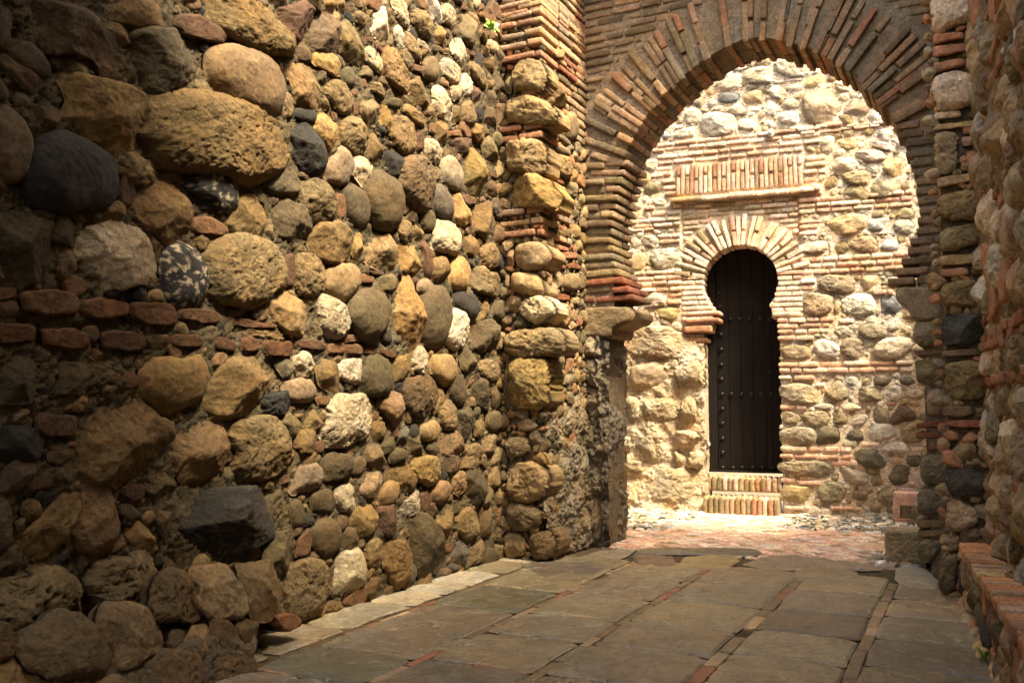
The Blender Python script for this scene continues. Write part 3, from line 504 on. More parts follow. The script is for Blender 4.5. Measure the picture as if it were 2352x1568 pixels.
BACK="""
@A3 w 1590,490 1700,455 1860,470 1850,560 1700,570 1600,560;w 1390,560 1480,510 1590,490 1580,600 1420,610;bs 1410,650 1480,630 1570,640 1560,690 1480,710 1420,690
O 1590,640 1720,610 1730,700 1600,715;w 1480,750 1560,700 1620,760 1600,790 1500,790;w 1310,790 1400,770 1520,790 1560,860 1480,920 1380,940 1310,880;W 1545,830 1620,800 1690,850 1660,890 1560,890
w 1190,760 1260,730 1310,780 1290,850 1210,850 1190,810;w 1090,910 1230,870 1300,870 1290,930 1120,955;B 1020,930 1060,880 1100,940 1060,960;c 1370,730 1460,720 1450,750 1370,755;c 1630,730 1720,735 1720,760 1630,760
C 1400,610 1580,590 1580,610 1410,630;c 1110,860 1180,850 1180,880 1110,890;G 1590,600 1760,570 1700,600 1600,620;t 1650,390 1770,380 1780,450 1680,450;w 1500,480 1600,440 1640,460 1560,490
@A4 w 40,410 180,390 300,450 280,510 160,530 60,480;O 250,540 360,500 430,520 350,570 300,600 250,590;w 450,560 520,540 600,600 540,625 480,620;w 130,580 190,560 250,590 200,640 140,620
w 5,600 70,575 130,620 120,670 30,680;w 90,720 150,660 220,700 220,740 110,745;tf 235,640 380,600 460,610 490,700 490,800 370,840 270,850 250,750;W 75,770 200,760 230,820 150,860 80,830
W 0,670 80,740 40,790 -20,790;q 500,760 600,680 700,710 680,780 560,800;w 540,650 590,625 640,650 570,670;w -20,810 40,830 70,870 20,890;c 10,555 120,540 120,565 20,570;c 130,540 240,530 240,550 130,555
w -20,450 30,470 20,520 -20,530
@P w 1560,120 1650,110 1660,180 1630,250 1570,240;t 1680,160 1820,130 1830,200 1760,230 1690,200;wf 1600,290 1780,270 1850,330 1760,390 1640,370;w 1800,230 2000,220 2050,270 1950,320 1820,280
w 1870,130 2120,180 2100,240 1900,180;O 2030,270 2160,280 2180,420 2100,430 2030,370;Gf 1940,450 2040,400 2120,460 2130,560 1980,575 1930,540;o 2150,440 2220,430 2230,550 2170,540
o 1700,590 1760,490 1830,470 1930,560 1880,600;o 1580,440 1650,400 1700,450 1650,520 1590,510;t 1700,400 1850,370 1940,400 1900,480 1750,470
w 240,300 330,280 340,340 290,390 240,350;O 130,450 230,360 290,430 240,500 180,500;Gf 220,560 260,450 340,480 365,530 280,560;w 270,590 340,570 410,600 400,640 300,630;w 120,590 220,590 230,660 130,670
o 120,680 210,670 180,740 110,740;w 200,870 300,850 350,900 300,950 220,930;w 130,880 190,870 200,940 140,960;Os 85,1060 180,980 260,990 240,1080 180,1130 100,1120;w 280,970 500,950 515,1060 460,1100 340,1110 280,1040
O 1560,790 1650,730 1780,700 1890,710 1900,800 1780,850 1620,850;Bf 1910,730 2060,720 2070,780 2000,820 1920,820;w 2090,760 2180,730 2250,760 2250,850 2130,840;w 1400,920 1600,890 1610,970 1500,990 1410,980
c 1615,900 1650,900 1650,995 1620,995;o 1660,900 1740,890 1770,960 1720,1000 1660,980;t 1780,890 1920,860 1980,900 1980,980 1880,995 1790,960;Bf 2000,930 2040,880 2120,900 2180,950 2080,975 2010,960
C 2190,900 2250,890 2250,940 2200,950;t 1530,1180 1620,1150 1790,1170 1810,1280 1700,1300 1560,1260;O 1815,1230 1880,1160 1990,1155 2000,1230 1900,1270 1840,1260;ls 2045,1180 2120,1160 2160,1200 2120,1250 2060,1245
t 1410,1310 1500,1290 1640,1310 1640,1420 1560,1460 1430,1440;o 1650,1330 1700,1330 1690,1450 1650,1460;W 1720,1340 1800,1290 1930,1300 1970,1400 1900,1450 1750,1440;bf 1980,1390 2010,1340 2090,1300 2170,1390 2120,1440 2000,1430
yf 320,1420 420,1395 520,1410 540,1470 430,1490 350,1470;w 210,1340 300,1280 390,1310 400,1380 280,1400 230,1390;C 270,1430 310,1420 310,1500 275,1500;c 2040,820 2080,830 2050,850 1960,850;w 1740,1530 1830,1510 1840,1568 1750,1568
@Q w 1640,20 1720,0 1810,40 1810,90 1690,95;t 1830,20 1920,-20 2050,10 2050,90 1900,105 1850,60;w 2150,0 2240,0 2240,70 2170,75;t 1245,170 1320,140 1460,160 1490,210 1430,255 1280,240
W 1510,130 1570,100 1690,150 1690,220 1600,250 1520,210;t 1705,140 1750,95 1850,95 1880,160 1870,230 1780,250 1700,200;w 1940,190 2000,120 2100,90 2220,100 2230,170 2150,240 1990,250
t 1545,385 1660,380 1650,410 1560,415;w 1735,400 1800,375 1850,400 1820,450 1750,440;t 1860,400 1920,380 1940,420 1900,460 1860,440;gf 1950,380 2090,380 2110,410 2020,460 1950,440;g 2150,400 2230,385 2280,420 2200,450 2150,430
t 1250,450 1400,435 1500,460 1580,550 1540,580 1320,575 1255,530;cs 1490,430 1600,430 1600,460 1510,470;t 1580,500 1680,400 1740,450 1770,520 1720,570 1630,560;t 1790,500 1870,470 2000,470 2030,540 1960,575 1830,570
w 2040,480 2090,445 2165,455 2165,540 2100,570 2045,540;w 2180,500 2250,470 2325,480 2320,540 2230,550;ws 1475,600 1600,580 1660,595 1640,625 1530,630;wf 1690,610 1770,570 1880,620 1800,640 1720,640
t 1895,600 1940,590 1930,650 1895,650;Gf 1950,620 2050,600 2060,650 2060,740 1960,720;Pf 2070,730 2090,650 2170,590 2270,660 2290,700 2180,720 2100,740;R 2040,575 2115,570 2120,595 2050,600;R 2215,580 2300,580 2300,605 2220,605
t 1255,650 1330,640 1410,680 1380,735 1270,735;t 1410,650 1590,640 1630,700 1590,750 1470,760 1420,700;d 1620,650 1740,650 1750,690 1750,740 1660,740;w 1765,720 1890,650 1920,690 1870,740 1790,755
t 1255,780 1400,760 1510,780 1520,860 1430,890 1265,890;gf 1530,840 1550,750 1680,760 1690,850 1640,895 1530,890;gf 1700,790 1860,790 1870,860 1790,865 1710,830;wf 1860,770 1980,735 2130,750 2130,810 2010,860 1900,850
t 2150,780 2230,720 2325,740 2325,860 2200,880 2160,840;gf 1800,940 1920,920 2020,950 2060,1000 2020,1060 1890,1060 1840,1010;wf 2010,910 2080,870 2180,870 2220,940 2150,960 2030,940;c 2225,900 2325,905 2325,940 2230,940;g 2180,980 2300,975 2290,1050 2220,1060
dv 1255,1030 1420,1010 1570,1020 1650,1080 1600,1140 1400,1130 1260,1090;lf 1665,1090 1770,1065 1890,1080 1905,1180 1840,1200 1700,1150;o 1915,1150 2000,1110 2040,1160 1980,1210 1920,1200;gf 2050,1080 2150,1050 2280,1080 2200,1170 2100,1200 2060,1140
t 1540,1220 1590,1170 1690,1175 1740,1240 1710,1320 1570,1325 1540,1280;df 1795,1240 1900,1220 1960,1260 1900,1310 1800,1300;t 1980,1260 2060,1200 2120,1250 2110,1340 2030,1360 1990,1310;yf 1255,1210 1330,1200 1500,1210 1505,1300 1470,1330 1270,1310
t 1750,1260 1785,1260 1780,1340 1755,1330;w 2280,1150 2320,1140 2333,1200 2300,1210
"""
BACKL="""
@Q tv 100,40 350,-10 560,90 600,70 660,150 650,240 520,250 100,240 70,180;tv 450,270 700,260 710,470 600,500 460,450;ts 120,265 430,265 430,490 110,490;tv 500,520 620,510 630,770 510,775;tv 220,530 490,520 490,740 310,740 200,650
tv 90,510 200,540 190,740 80,740;tv 170,760 400,750 440,780 350,920 350,1040 160,980 150,850;tv 450,790 600,780 690,870 690,920 450,920;tv 450,930 550,930 540,1060 460,1050;tv 550,940 700,930 700,1060 560,1060
tv 80,760 150,790 130,960 80,980;tv 160,1140 300,1050 450,1060 600,1080 710,1120 710,1300 600,1360 420,1330 280,1330 200,1270;tv 80,1000 300,1000 300,1090 160,1130 90,1100;tv 90,1340 250,1340 370,1400 350,1440 100,1440
w 480,1380 600,1370 590,1440 480,1440;tv 40,100 100,60 90,240 20,240
"""
# level brick courses of the door wall: tile, left x, y, right x, thickness px(crop)
ROWS="""P 330 190 1560 28;P 290 235 1560 28;P 330 280 1560 28;P 340 325 1430 26;P 1320 70 1720 26;P 1740 50 2060 26;P 1400 105 2000 22;P 330 370 440 28;P 280 415 445 32;P 370 460 470 28;P 370 510 480 28;P 390 555 480 28
P 1435 290 1595 32;P 1435 340 1600 30;P 1425 395 1600 32;P 1420 450 1530 34;P 1385 560 1570 20;P 1385 605 2250 30;P 1385 648 2240 28;P 1385 690 2250 30;P 1390 765 1560 26;P 1390 805 1540 30;P 1390 850 1540 28
P 240 660 512 34;P 290 705 512 30;P 120 765 512 30;P 160 800 512 26;P 60 832 320 22;P 330 870 512 28;P 350 915 510 32;P 100 1150 520 32;P 140 1190 520 30;P 130 1230 520 30;P 160 1275 520 30;P 415 1310 520 30;P 410 1360 520 34
P 1400 1045 2230 32;P 1400 1095 2220 30;P 1400 1140 2200 30;P 1400 1205 1520 34;P 1400 1250 1510 36;P 1225 1500 1660 32;P 1225 1540 1630 30;P 1690 1500 1810 30;P 1940 1290 2100 36;P 1640 730 1560 20
Q 1228 52 1620 32;Q 1228 100 1510 32;Q 1235 295 2250 32;Q 1240 340 2250 32;Q 1235 390 1340 26;Q 1350 395 1515 36;Q 1245 610 1455 32;Q 1250 920 1790 34;Q 1245 975 1700 30;Q 1710 982 1790 30;Q 1625 1025 1830 32;Q 1250 1152 1365 34
Q 1385 1172 1555 34;Q 1285 1357 1480 26;Q 1620 1362 1860 26;Q 2125 1232 2250 38;Q 2200 1183 2270 32;Q 1715 880 1830 38;Q 1850 888 2000 32;Q 2080 1010 2170 34;Q 210 25 318 34"""
# ================================================================== LEFT RUBBLE WALL
def region(mb,fr,occ,data,off=.04,grow=.02,conv=None,remap=None,**kw):
    for code,typ,pts in parse(data):
        code=(remap or {}).get(code,code)
        if len(pts)<3 or code not in PAL:continue
        P=np.array([fr.px(*p,off=off) for p in pts])
        if conv:P=conv(P)
        if occ:occ.mark(P,grow)
        stone(mb,fr,P,code,typ,**kw)
MIX_L='tddooggggkmmmqhpGkh';MIX_D='ggkmmdot';RM=dict(R='h',r='H')
t=thing('rubble_wall','tall dark rubble wall of mixed rounded fieldstones running along the left side of the passage','wall')
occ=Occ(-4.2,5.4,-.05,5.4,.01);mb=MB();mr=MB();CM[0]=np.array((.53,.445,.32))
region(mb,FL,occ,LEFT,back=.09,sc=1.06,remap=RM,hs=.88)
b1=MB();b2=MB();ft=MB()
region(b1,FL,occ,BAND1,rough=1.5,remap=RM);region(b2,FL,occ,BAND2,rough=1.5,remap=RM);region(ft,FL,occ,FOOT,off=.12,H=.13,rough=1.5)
plin=MB()
def toplinth(P):
    return P
FLP=Frame((-2.62,0,0),(0,1,0),(1,0,0))
for code,typ,pts in parse(FOOTR):
    if code=='d':continue
    P=np.array([FLP.px(*p,off=0) for p in pts]);stone(plin,FLP,P,code,typ,H=.05,back=.2,rough=1.2)
FT=Frame((-2.47,0,-.02),(0,1,0),(.93,0,.367));FT.Z=np.array([-.367,0,.93]);FT.M=np.stack([FT.U,FT.Z,FT.N])   # battered foot of the wall
def plf(x,z,W): return .05*fbm(W,3.,4,.55)+.02*fbm(W+4,12,3,.6,True)+.008*fbm(W+9,34,3)-3.*np.clip(x-2.60-.75*z,0,.12)-1.0*np.clip(z-.17,0,.4)
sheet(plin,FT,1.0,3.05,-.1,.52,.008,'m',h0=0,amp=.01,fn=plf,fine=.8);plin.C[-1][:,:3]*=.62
oT=Occ(.9,3.1,-.1,.6,.01);fill(plin,FT,oT,(1.2,2.8,0,.36),[.13,.10,.075,.055,.04],'tddmtH',tries=1500,lim=.10,okay=lambda x,z:x<2.56+.75*z,hs=.7)
nearz=lambda x,z: z<3.95 and x>1.45
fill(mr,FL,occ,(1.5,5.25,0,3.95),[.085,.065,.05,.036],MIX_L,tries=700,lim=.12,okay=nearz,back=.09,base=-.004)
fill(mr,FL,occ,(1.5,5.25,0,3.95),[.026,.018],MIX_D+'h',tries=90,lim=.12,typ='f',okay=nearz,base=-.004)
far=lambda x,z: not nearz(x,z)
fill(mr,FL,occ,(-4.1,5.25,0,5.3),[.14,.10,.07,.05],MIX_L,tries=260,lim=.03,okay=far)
so_=MB();sheet(so_,FL,1.4,5.3,-.05,3.95,.0105,'d',h0=-.012,amp=.032,fine=.6);so_.C[-1][:,:3]=colvar((.11,.082,.046),so_.V[-1],.2)
sheet(so_,FL,-4.2,1.4,-.05,5.4,.05,'d',h0=0,amp=.02);sheet(so_,FL,1.4,5.3,3.95,5.4,.05,'d',h0=0,amp=.02)
so_.build('mortar_bed',M_MORTAR,t)
for m_ in (mb,):
    m_.V+=mr.V;m_.C+=mr.C
    n=m_.n
    for q in mr.Q: m_.Q.append(q+n)
mb.build('fieldstone_facing',M_STONE,t)
tag(b1.build('brick_course',M_BRICK,t),'upper reddish brick course');tag(b2.build('brick_course',M_BRICK,t),'lower brick course that runs furthest along the wall')
tag(ft.build('footing',M_STONE,t),'big porous beige blocks at the wall foot');tag(plin.build('plinth',M_STONE,t),'projecting plinth with a single tan brick on its corner')
CM[0]=np.array((.78,.69,.55))
# ================================================================== LEFT PIER
t=thing('stone_pier','projecting left pier of eroded boulders banded with thin bricks at its corner','pier')
core=MB();rbox(core,(-2.86,5.66,2.6),np.eye(3),(.345,.395,2.62),'d',typ='v',r=.04,step=.02,noise=1.)
core.build('mortar_core',M_MORTAR,t)
mb=MB();occ=Occ(-.1,.5,-.05,5.3,.01);occ2=Occ(-.1,1.,-.05,5.3,.01)
region(mb,FPF,occ,PIERF,off=.03,back=.22,rough=1.3)
region(mb,FPS,occ2,PIERS,off=.03,back=.12,rough=1.2)
bk=MB()
for yy in (-40,10,75,145,225,295,385,870,940,1450,1525,1603):
    z=FPF.px(1200,yy/3,.03)[1]
    cc='R' if yy in (75,145,385,940,1603) else 'NRnN'
    brow(bk,FPF,-.02,.325,z,.042,cc,Ls=(.14,.3),depth=.28,out=.02,tilt=.02,occ=occ)
    for d0 in ([.27] if yy<400 else [.26]):
        brow(bk,FPS,d0,.27+(.5 if yy<400 else .2),z+random.uniform(-.004,.004),.042,'nnNNrm',Ls=(.12,.24),depth=.1,out=.02,tilt=.02,occ=occ2)
z=2.93
while z<5.2:
    if z>3.55: brow(bk,FPF,-.02,.325,z,.04,'NRNn',Ls=(.14,.3),depth=.28,out=.015)
    brow(bk,FPS,.28,.78,z,.043,'nnNmRn',Ls=(.12,.24),depth=.1,out=.012,tilt=.012,occ=occ2);z+=.058
fill(mb,FPF,occ,(0,.31,0,3.6),[.06,.045,.03,.02],'tdgmoR',tries=600,lim=.08)
fill(mb,FPS,occ2,(.05,.74,0,2.9),[.06,.045,.03,.02],'ttdgmoR',tries=600,lim=.08)
mb.build('pier_stones',M_STONE,t);bk.build('brick_banding',M_BRICK,t)
ft=MB()
def er(x,z,W): return .11*np.clip(fbm(W,2.6,5,.5),-.6,1)+.018*fbm(W+4,9,3,.5,True)+.008*fbm(W+9,30,3,.6)+.05*np.clip(1.0-z,0,1)*(z>0)-.12*np.clip((z-1.25)/.25,0,1)
sheet(ft,FPS,.0,.8,-.03,1.45,.008,'d',h0=-.02,amp=.02,fn=er,fine=1.)
ft.build('eroded_base',M_STONE,t)
CM[0]=1.
# ================================================================== ARCHED WALL
AC=np.array([-1.29,2.383])
_ang=np.radians([-22,-16,-4,10,22,36,56,74,90,103,118,128,145,157,170,184,196,202]);_rad=np.array([1.03,1.045,1.0,.975,.962,.95,.985,1.03,1.085,1.045,1.0,.975,.962,.962,.975,1.0,1.03,1.035])
def ri(a): return np.interp(a,_ang,_rad)
def prof(off=0.):
    P=[(-2.37-off,-.05),(-2.37-off,1.50),(-2.25-off,1.52),(-2.25-off,1.74)]
    for a in np.radians(np.arange(200,-21,-3)):
        r=ri(a)+off;P.append((AC[0]+r*math.cos(a),AC[1]+r*math.sin(a)))
    P+=[(-.31+off,1.74),(-.30+off,1.5),(-.30+off,-.05)]
    return np.array(P)
def inpoly(P):
    def f(X,Y):
        ins=np.zeros(X.shape,bool)
        for i in range(len(P)):
            x1,y1=P[i];x2,y2=P[(i+1)%len(P)]
            if y1==y2:continue
            ins^=((y1>Y)!=(y2>Y))&(X<(x2-x1)*(Y-y1)/(y2-y1)+x1)
        return ins
    return f
t=thing('arched_wall','wall pierced by the large horseshoe arch of radiating thin bricks','arched wall')
AT=.42
core=MB();pp=prof(.03);inn=inpoly(pp)
sheet(core,FA,-2.62,-.05,-.05,4.2,.012,'d',h0=-.010,amp=.010,mask=lambda x,z:~inn(x,z),fine=.8);core.C[-1][:,:3]=colvar((.30,.23,.15),core.V[-1],.2)
sheet(core,FA,-6.5,-2.62,-.05,4.7,.08,'d',h0=-.018,amp=.01);sheet(core,FA,-.05,3,-.05,4.7,.08,'d',h0=-.018,amp=.01);sheet(core,FA,-2.62,-.05,4.2,4.7,.06,'d',h0=-.018,amp=.01)
FAB=Frame((0,6+AT,0),(-1,0,0),(0,1,0));inb=inpoly(prof(.03))
sheet(core,FAB,-3,6.5,-.05,4.7,.03,'t',h0=-.02,amp=.012,mask=lambda x,z:~inb(-x,z))
# intrados strip
seg=[];P=pp;
Pd=[];
for i in range(len(P)-1):
    n=max(int(np.linalg.norm(P[i+1]-P[i])/.02),1)
    for k in range(n):Pd.append(P[i]+(P[i+1]-P[i])*k/n)
Pd.append(P[-1]);Pd=np.array(Pd);ys=np.linspace(6.0,6.0+AT-.01,24)
Gd=np.zeros((len(Pd),24,3));Gd[:,:,0]=Pd[:,0:1];Gd[:,:,2]=Pd[:,1:2];Gd[:,:,1]=ys[None]
W=Gd.reshape(-1,3);nn=ngrid(Gd).reshape(-1,3);W=W+nn*(.008*fbm(W,14,4))[:,None]
core.add(W,gridfaces(len(Pd),24),np.concatenate([colvar(PAL['d'],W,.15),np.full((len(W),1),.8)],1))
rbox(core,(-1.75,6.21,4.78),np.eye(3),(4.75,.24,.1),'d',typ='v',step=.08)
core.build('mortar_core',M_MORTAR,t)
ring=MB();na=47;a0=math.radians(20);a1=math.radians(160)
for i in range(na):
    a=a0+(a1-a0)*(i+.5)/na+random.gauss(0,.003);tl=random.gauss(0,.02)
    er_=np.array([math.cos(a+tl),0,math.sin(a+tl)]);et=np.array([-math.sin(a+tl),0,math.cos(a+tl)]);ey=np.array([0,-1.,0])
    if np.dot(np.cross(er_,et),ey)<0: et=-et
    r0=ri(a)+random.uniform(-.012,.016);tot=.44+random.uniform(-.02,.02)
    if i%2==0: parts=[(0,.285),(.295,tot)] if random.random()<.8 else [(0,tot*.5),(tot*.52,tot)]
    else: parts=[(0,.135),(.148,tot)] if random.random()<.8 else [(0,.2),(.21,tot)]
    for (p0,p1) in parts:
        hd=random.uniform(-.012,.012);cc=random.choice('nnnnNNNdmR')
        if p0==0: deps=[(0,.27+hd),(.28+hd,AT-.005)] if i%2 else [(0,.14),(.15,AT-.005)]
        else: deps=[(0,.1)]
        for (d0,d1) in deps:
            pr=random.uniform(0,.016) if d0==0 else 0
            C=np.array([AC[0],0,AC[1]])+er_*(r0+(p0+p1)/2);C[1]=6.0+(d0+d1)/2-pr-.008
            rbox(ring,C,np.stack([er_,et,ey]),((p1-p0)/2-.004,.0218*random.uniform(.86,1.1),(d1-d0)/2+(pr/2)),cc if d0==0 else random.choice('mnR'),r=.008)
ring.build('arch_ring',M_BRICK,t)
jb=MB();z=1.765;k=0
while z<2.80:
    a=math.asin(max(-1,min(1,(z-AC[1])/1.0)));
    xl=AC[0]-math.sqrt(max(ri(math.pi-a)**2-(z-AC[1])**2,0));xr=AC[0]+math.sqrt(max(ri(a)**2-(z-AC[1])**2,0))
    # left jamb bricks run through the corner into the soffit
    u=-2.56 if k%2 else -2.52;e=xl+random.uniform(-.01,.03)
    Ltot=e-u;L1=random.choice([Ltot,Ltot*.45,Ltot]) if Ltot<.33 else random.choice([Ltot-.1,Ltot*.35,Ltot-.18])
    tlt=(z-2.05)*.16
    for (s0,s1,last) in ((u,e-L1,0),(e-L1,e,1)):
        if s1-s0<.03:continue
        c,s=math.cos(tlt),math.sin(tlt) ;s=-s if False else s
        ax=np.array([[c,0,-s],[s,0,c],[0,-1.,0]])
        for (d0,d1) in ((0,.25),(.26,AT-.005)) if last else ((0,.1),):
            pr=random.uniform(0,.02) if d0==0 else 0
            rbox(jb,np.array([(s0+s1)/2,6+(d0+d1)/2-pr,z-tlt*0+random.uniform(-.003,.003)]),ax,((s1-s0)/2-.005,.0215*random.uniform(.85,1.1),(d1-d0)/2),random.choice('nnNNmod' if z>1.9 else 'rrmR'),r=.009)
    u0=xr+random.uniform(-.012,.01)
    while u0<-.02:
        L=random.uniform(.13,.28);
        rbox(jb,np.array([u0+L/2,6.1-.008+random.uniform(-.01,.008),z+random.uniform(-.003,.003)]),np.array([[1,0,0],[0,0,1],[0,-1.,0]]),(L/2-.006,.0215,.1),random.choice('ndmmn'),r=.009)
        u0+=L
    z+=.0615;k+=1
jb.build('brick_jamb',M_BRICK,t)
sp=MB();z=2.86
while z<4.65:
    for sgn in (-1,1):
        dz=z-AC[1];R2=1.47
        e=math.sqrt(max(R2*R2-dz*dz,0)) if dz<R2 else 0
        if sgn<0:
            if AC[0]-e>-2.5: brow(sp,FA,-2.52,AC[0]-e,z,.042,'nnNmdn',Ls=(.12,.26),depth=.1,out=.006,occ=None)
        else:
            if AC[0]+e<-.02: brow(sp,FA,AC[0]+e,.0,z,.042,'nmdnn',Ls=(.12,.26),depth=.1,out=.006)
    z+=.060
sp.build('spandrel_brickwork',M_BRICK,t)
im=MB();P=np.array([FA.px(*G('B3',*q)) for q in [(455,555),(640,548),(870,548),(895,575),(890,610),(860,640),(800,660),(760,690),(735,750),(520,745),(430,735),(440,640)]]);P[:,0]-=.055
stone(im,FA,P,'o','b',H=.035,back=.42,rough=1.4,tilt=0);tag(im.build('impost',M_STONE,t),'left tooled impost block with a hollow curved underside')
im=MB()
for q in ([(880,420),(1190,410),(1200,630),(990,635),(950,550),(890,500)],):
    stone(im,FA,np.array([FA.px(*G('B4',*p)) for p in q]),'t','b',H=.02,back=.38,rough=1.2,tilt=0)
tag(im.build('impost',M_STONE,t),'right pale plastered impost slab, chipped along its lower edge')
js=MB();region(js,FA,None,JAMBR,off=.02,back=.3,rough=1.2)
js2=MB();rbox(js2,(-2.485,6.21,.74),np.eye(3),(.125,.205,.76),'m',typ='v',r=.02,step=.02)
def cl(P): P=P.copy();P[:,0]=np.minimum(P[:,0]-.02,-2.375);return P
occ=Occ(-2.6,-2.3,-.05,1.6,.01);region(js2,FA,occ,JAMBL,off=.0,conv=cl,back=.36,H=.06,rough=1.8)
FJ=Frame((-2.37,6.0,0),(0,1,0),(1,0,0))
def er2(x,z,W): return .10*fbm(W,3.6,5,.55)+.030*fbm(W+4,10,4,.55,True)+.012*fbm(W+9,34,3,.6)-.015
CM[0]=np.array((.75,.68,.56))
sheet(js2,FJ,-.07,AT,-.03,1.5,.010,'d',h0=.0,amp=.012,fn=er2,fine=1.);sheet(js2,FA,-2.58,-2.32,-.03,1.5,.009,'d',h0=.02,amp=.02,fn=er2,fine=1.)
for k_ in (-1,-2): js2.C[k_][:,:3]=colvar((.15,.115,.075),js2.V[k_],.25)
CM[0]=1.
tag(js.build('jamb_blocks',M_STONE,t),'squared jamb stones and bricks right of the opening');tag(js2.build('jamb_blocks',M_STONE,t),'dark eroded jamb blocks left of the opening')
# ================================================================== RIGHT PILASTER
t=thing('stone_pilaster','narrow pilaster of pale squared stones and red bricks on the right of the arch','pilaster')
core=MB();rbox(core,(.14,5.66,2.6),np.eye(3),(.265,.395,2.62),'d',typ='v',r=.03,step=.016)
core.build('mortar_core',M_MORTAR,t)
CM[0]=np.array((1.5,1.42,1.3))  # brightens the pilaster colours in place of light the right wall blocks
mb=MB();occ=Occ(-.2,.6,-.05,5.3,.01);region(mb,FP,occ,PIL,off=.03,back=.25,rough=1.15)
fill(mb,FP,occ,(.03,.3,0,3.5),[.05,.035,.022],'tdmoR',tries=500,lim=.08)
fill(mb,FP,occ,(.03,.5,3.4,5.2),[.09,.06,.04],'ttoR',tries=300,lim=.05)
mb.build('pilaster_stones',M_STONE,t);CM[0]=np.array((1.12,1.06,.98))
# ================================================================== RIGHT WALL and the brick-topped ledge at its foot
t=thing('rubble_wall','craggy pale rubble wall seen edge-on along the right side of the passage','wall')
core=MB();sheet(core,FR,-.9,1.8,-.05,4.6,.012,'t',amp=.03,fine=.6);sheet(core,FR,1.8,9.4,-.05,4.6,.06,'d',amp=.03)
core.build('mortar_bed',M_MORTAR,t)
mb=MB();occ=Occ(-.9,9.5,-.05,5.4,.01);bk=MB()
for (x,y,tt) in ((2276,764,.05),(2268,793,.05),(2290,870,.045)):
    z=FR.px(x,y,.03)[1];brow(bk,FR,.0,1.7,z,tt,'RRrq',Ls=(.10,.2),depth=.1,out=.03,zj=.01,tilt=.05,skip=.12,occ=occ)
for _ in range(26):
    z=random.uniform(.5,4);u=random.uniform(.05,1.4);brow(bk,FR,u,u+random.uniform(.1,.3),z,.045,'RRrq',Ls=(.10,.2),depth=.1,out=.025,zj=.01,tilt=.2,occ=occ)
fill(mb,FR,occ,(.02,1.7,.28,4.5),[.12,.09,.065,.045,.03,.02],'wwttttdqGGgmRB',tries=400,lim=.06,rough=1.6,tilt=2.2)
fill(mb,FR,occ,(1.7,9.3,0,4.5),[.15,.11,.08,.05],'wttdqGgmR',tries=120,lim=.05)
fill(mb,FR,occ,(.02,1.7,4.1,5.3),[.12,.08,.05],'wttdqGgmR',tries=120,lim=.05)
mb.build('rubble_facing',M_STONE,t);bk.build('brick_patches',M_BRICK,t)
t=thing('masonry_ledge','low stone ledge capped with orange bricks along the foot of the right wall','ledge')
FK=Frame((.05,3.88,0),(.1,-1,0),(-1,-.1,0))
core=MB();sheet(core,FK,-1.25,4.5,-.05,.27,.012,'d',amp=.015,fine=.6)
# top fill between coping and wall
nu,nv=220,16;us=np.linspace(-1.3,4.5,nu);Gd=np.zeros((nu,nv,3))
for i,u in enumerate(us):
    a=FK.to([u,.275,-.02]);b=np.array([.06+.096*(5.25-a[1])+.08,a[1],.275]);Gd[i]=a+(b-a)*np.linspace(0,1,nv)[:,None]
W=Gd.reshape(-1,3);W[:,2]+=.02*fbm(W,9,4);core.add(W,gridfaces(nu,nv),np.concatenate([colvar(PAL['t'],W,.15),np.full((len(W),1),.8)],1))
core.build('mortar_bed',M_MORTAR,t)
mb=MB();occ=Occ(-1.3,4.6,-.05,.4,.005);occ.g[int(.265/.005)+10:]=True
fill(mb,FK,occ,(-1.25,4.4,0,.215),[.075,.055,.038,.025,.015],'qgtmgkRtd',tries=900,lim=.08,asp=(.6,1.5))
for k in range(22):
    u=-1.2+k*.13+random.uniform(-.03,.03);A=FK.to([u,0,random.uniform(.0,.03)])
    stone(mb,FF,blob(A[0],A[1],random.uniform(.03,.05),1.3,random.uniform(0,3)),random.choice('qqtR'),'s',H=.045,base=0)
mb.build('ledge_stones',M_STONE,t)
bk=MB();u=-1.22
while u<4.3:
    wd=random.uniform(.055,.13);L=random.uniform(.11,.15);a=random.gauss(0,.05)
    C=FK.to([u+wd/2,.285+random.uniform(-.006,.006),.03-L/2+random.uniform(-.006,.006)]);c,s=math.cos(a),math.sin(a)
    ax=np.stack([FK.U*c+FK.Z*s,-FK.U*s+FK.Z*c,FK.N]);rbox(bk,C,ax,(wd/2-.0025,.026,L/2),random.choice('ZZZRRNNO'),r=.012);u+=wd
bk.build('brick_coping',M_BRICK,t)
CM[0]=1.
# ================================================================== WALL WITH THE DOOR
t=thing('facing_wall','sunlit cream wall of limestone rubble and thin brick courses behind the arch, holding the studded door','wall')
DC=np.array([-.053,2.176]);DR=.344
def dprof(off=0.):
    P=[(-.39-off,-.05),(-.39-off,1.74),(-.30-off,1.76),(-.30-off,1.88)]
    for a in np.radians(np.arange(222,-43,-6)):P.append((DC[0]+(DR+off)*math.cos(a),DC[1]+(DR+off)*math.sin(a)))
    P+=[(.22+off,1.90),(.23+off,1.84),(.29+off,1.80),(.29+off,-.05)]
    return np.array(P)
dp=dprof(.012);dinn=inpoly(dp)
core=MB();panel=lambda x,z,W:-.018*((x>-.6)&(x<.51)&(z>2.2)&(z<2.97))
sheet(core,FB,-1.15,1.9,-.05,4.75,.0125,'c',h0=-.004,amp=.012,fn=panel,mask=lambda x,z:~dinn(x,z),fine=.7)
core.C[-1][:,:3]=colvar((.60,.475,.34),core.V[-1],.14)
for (a,b,c,d) in ((-4.2,-1.15,-.05,5.4),(1.9,5,-.05,5.4),(-1.15,1.9,4.75,5.4)):
    sheet(core,FB,a,b,c,d,.06,'t',h0=0,amp=.012)
Pd=[]
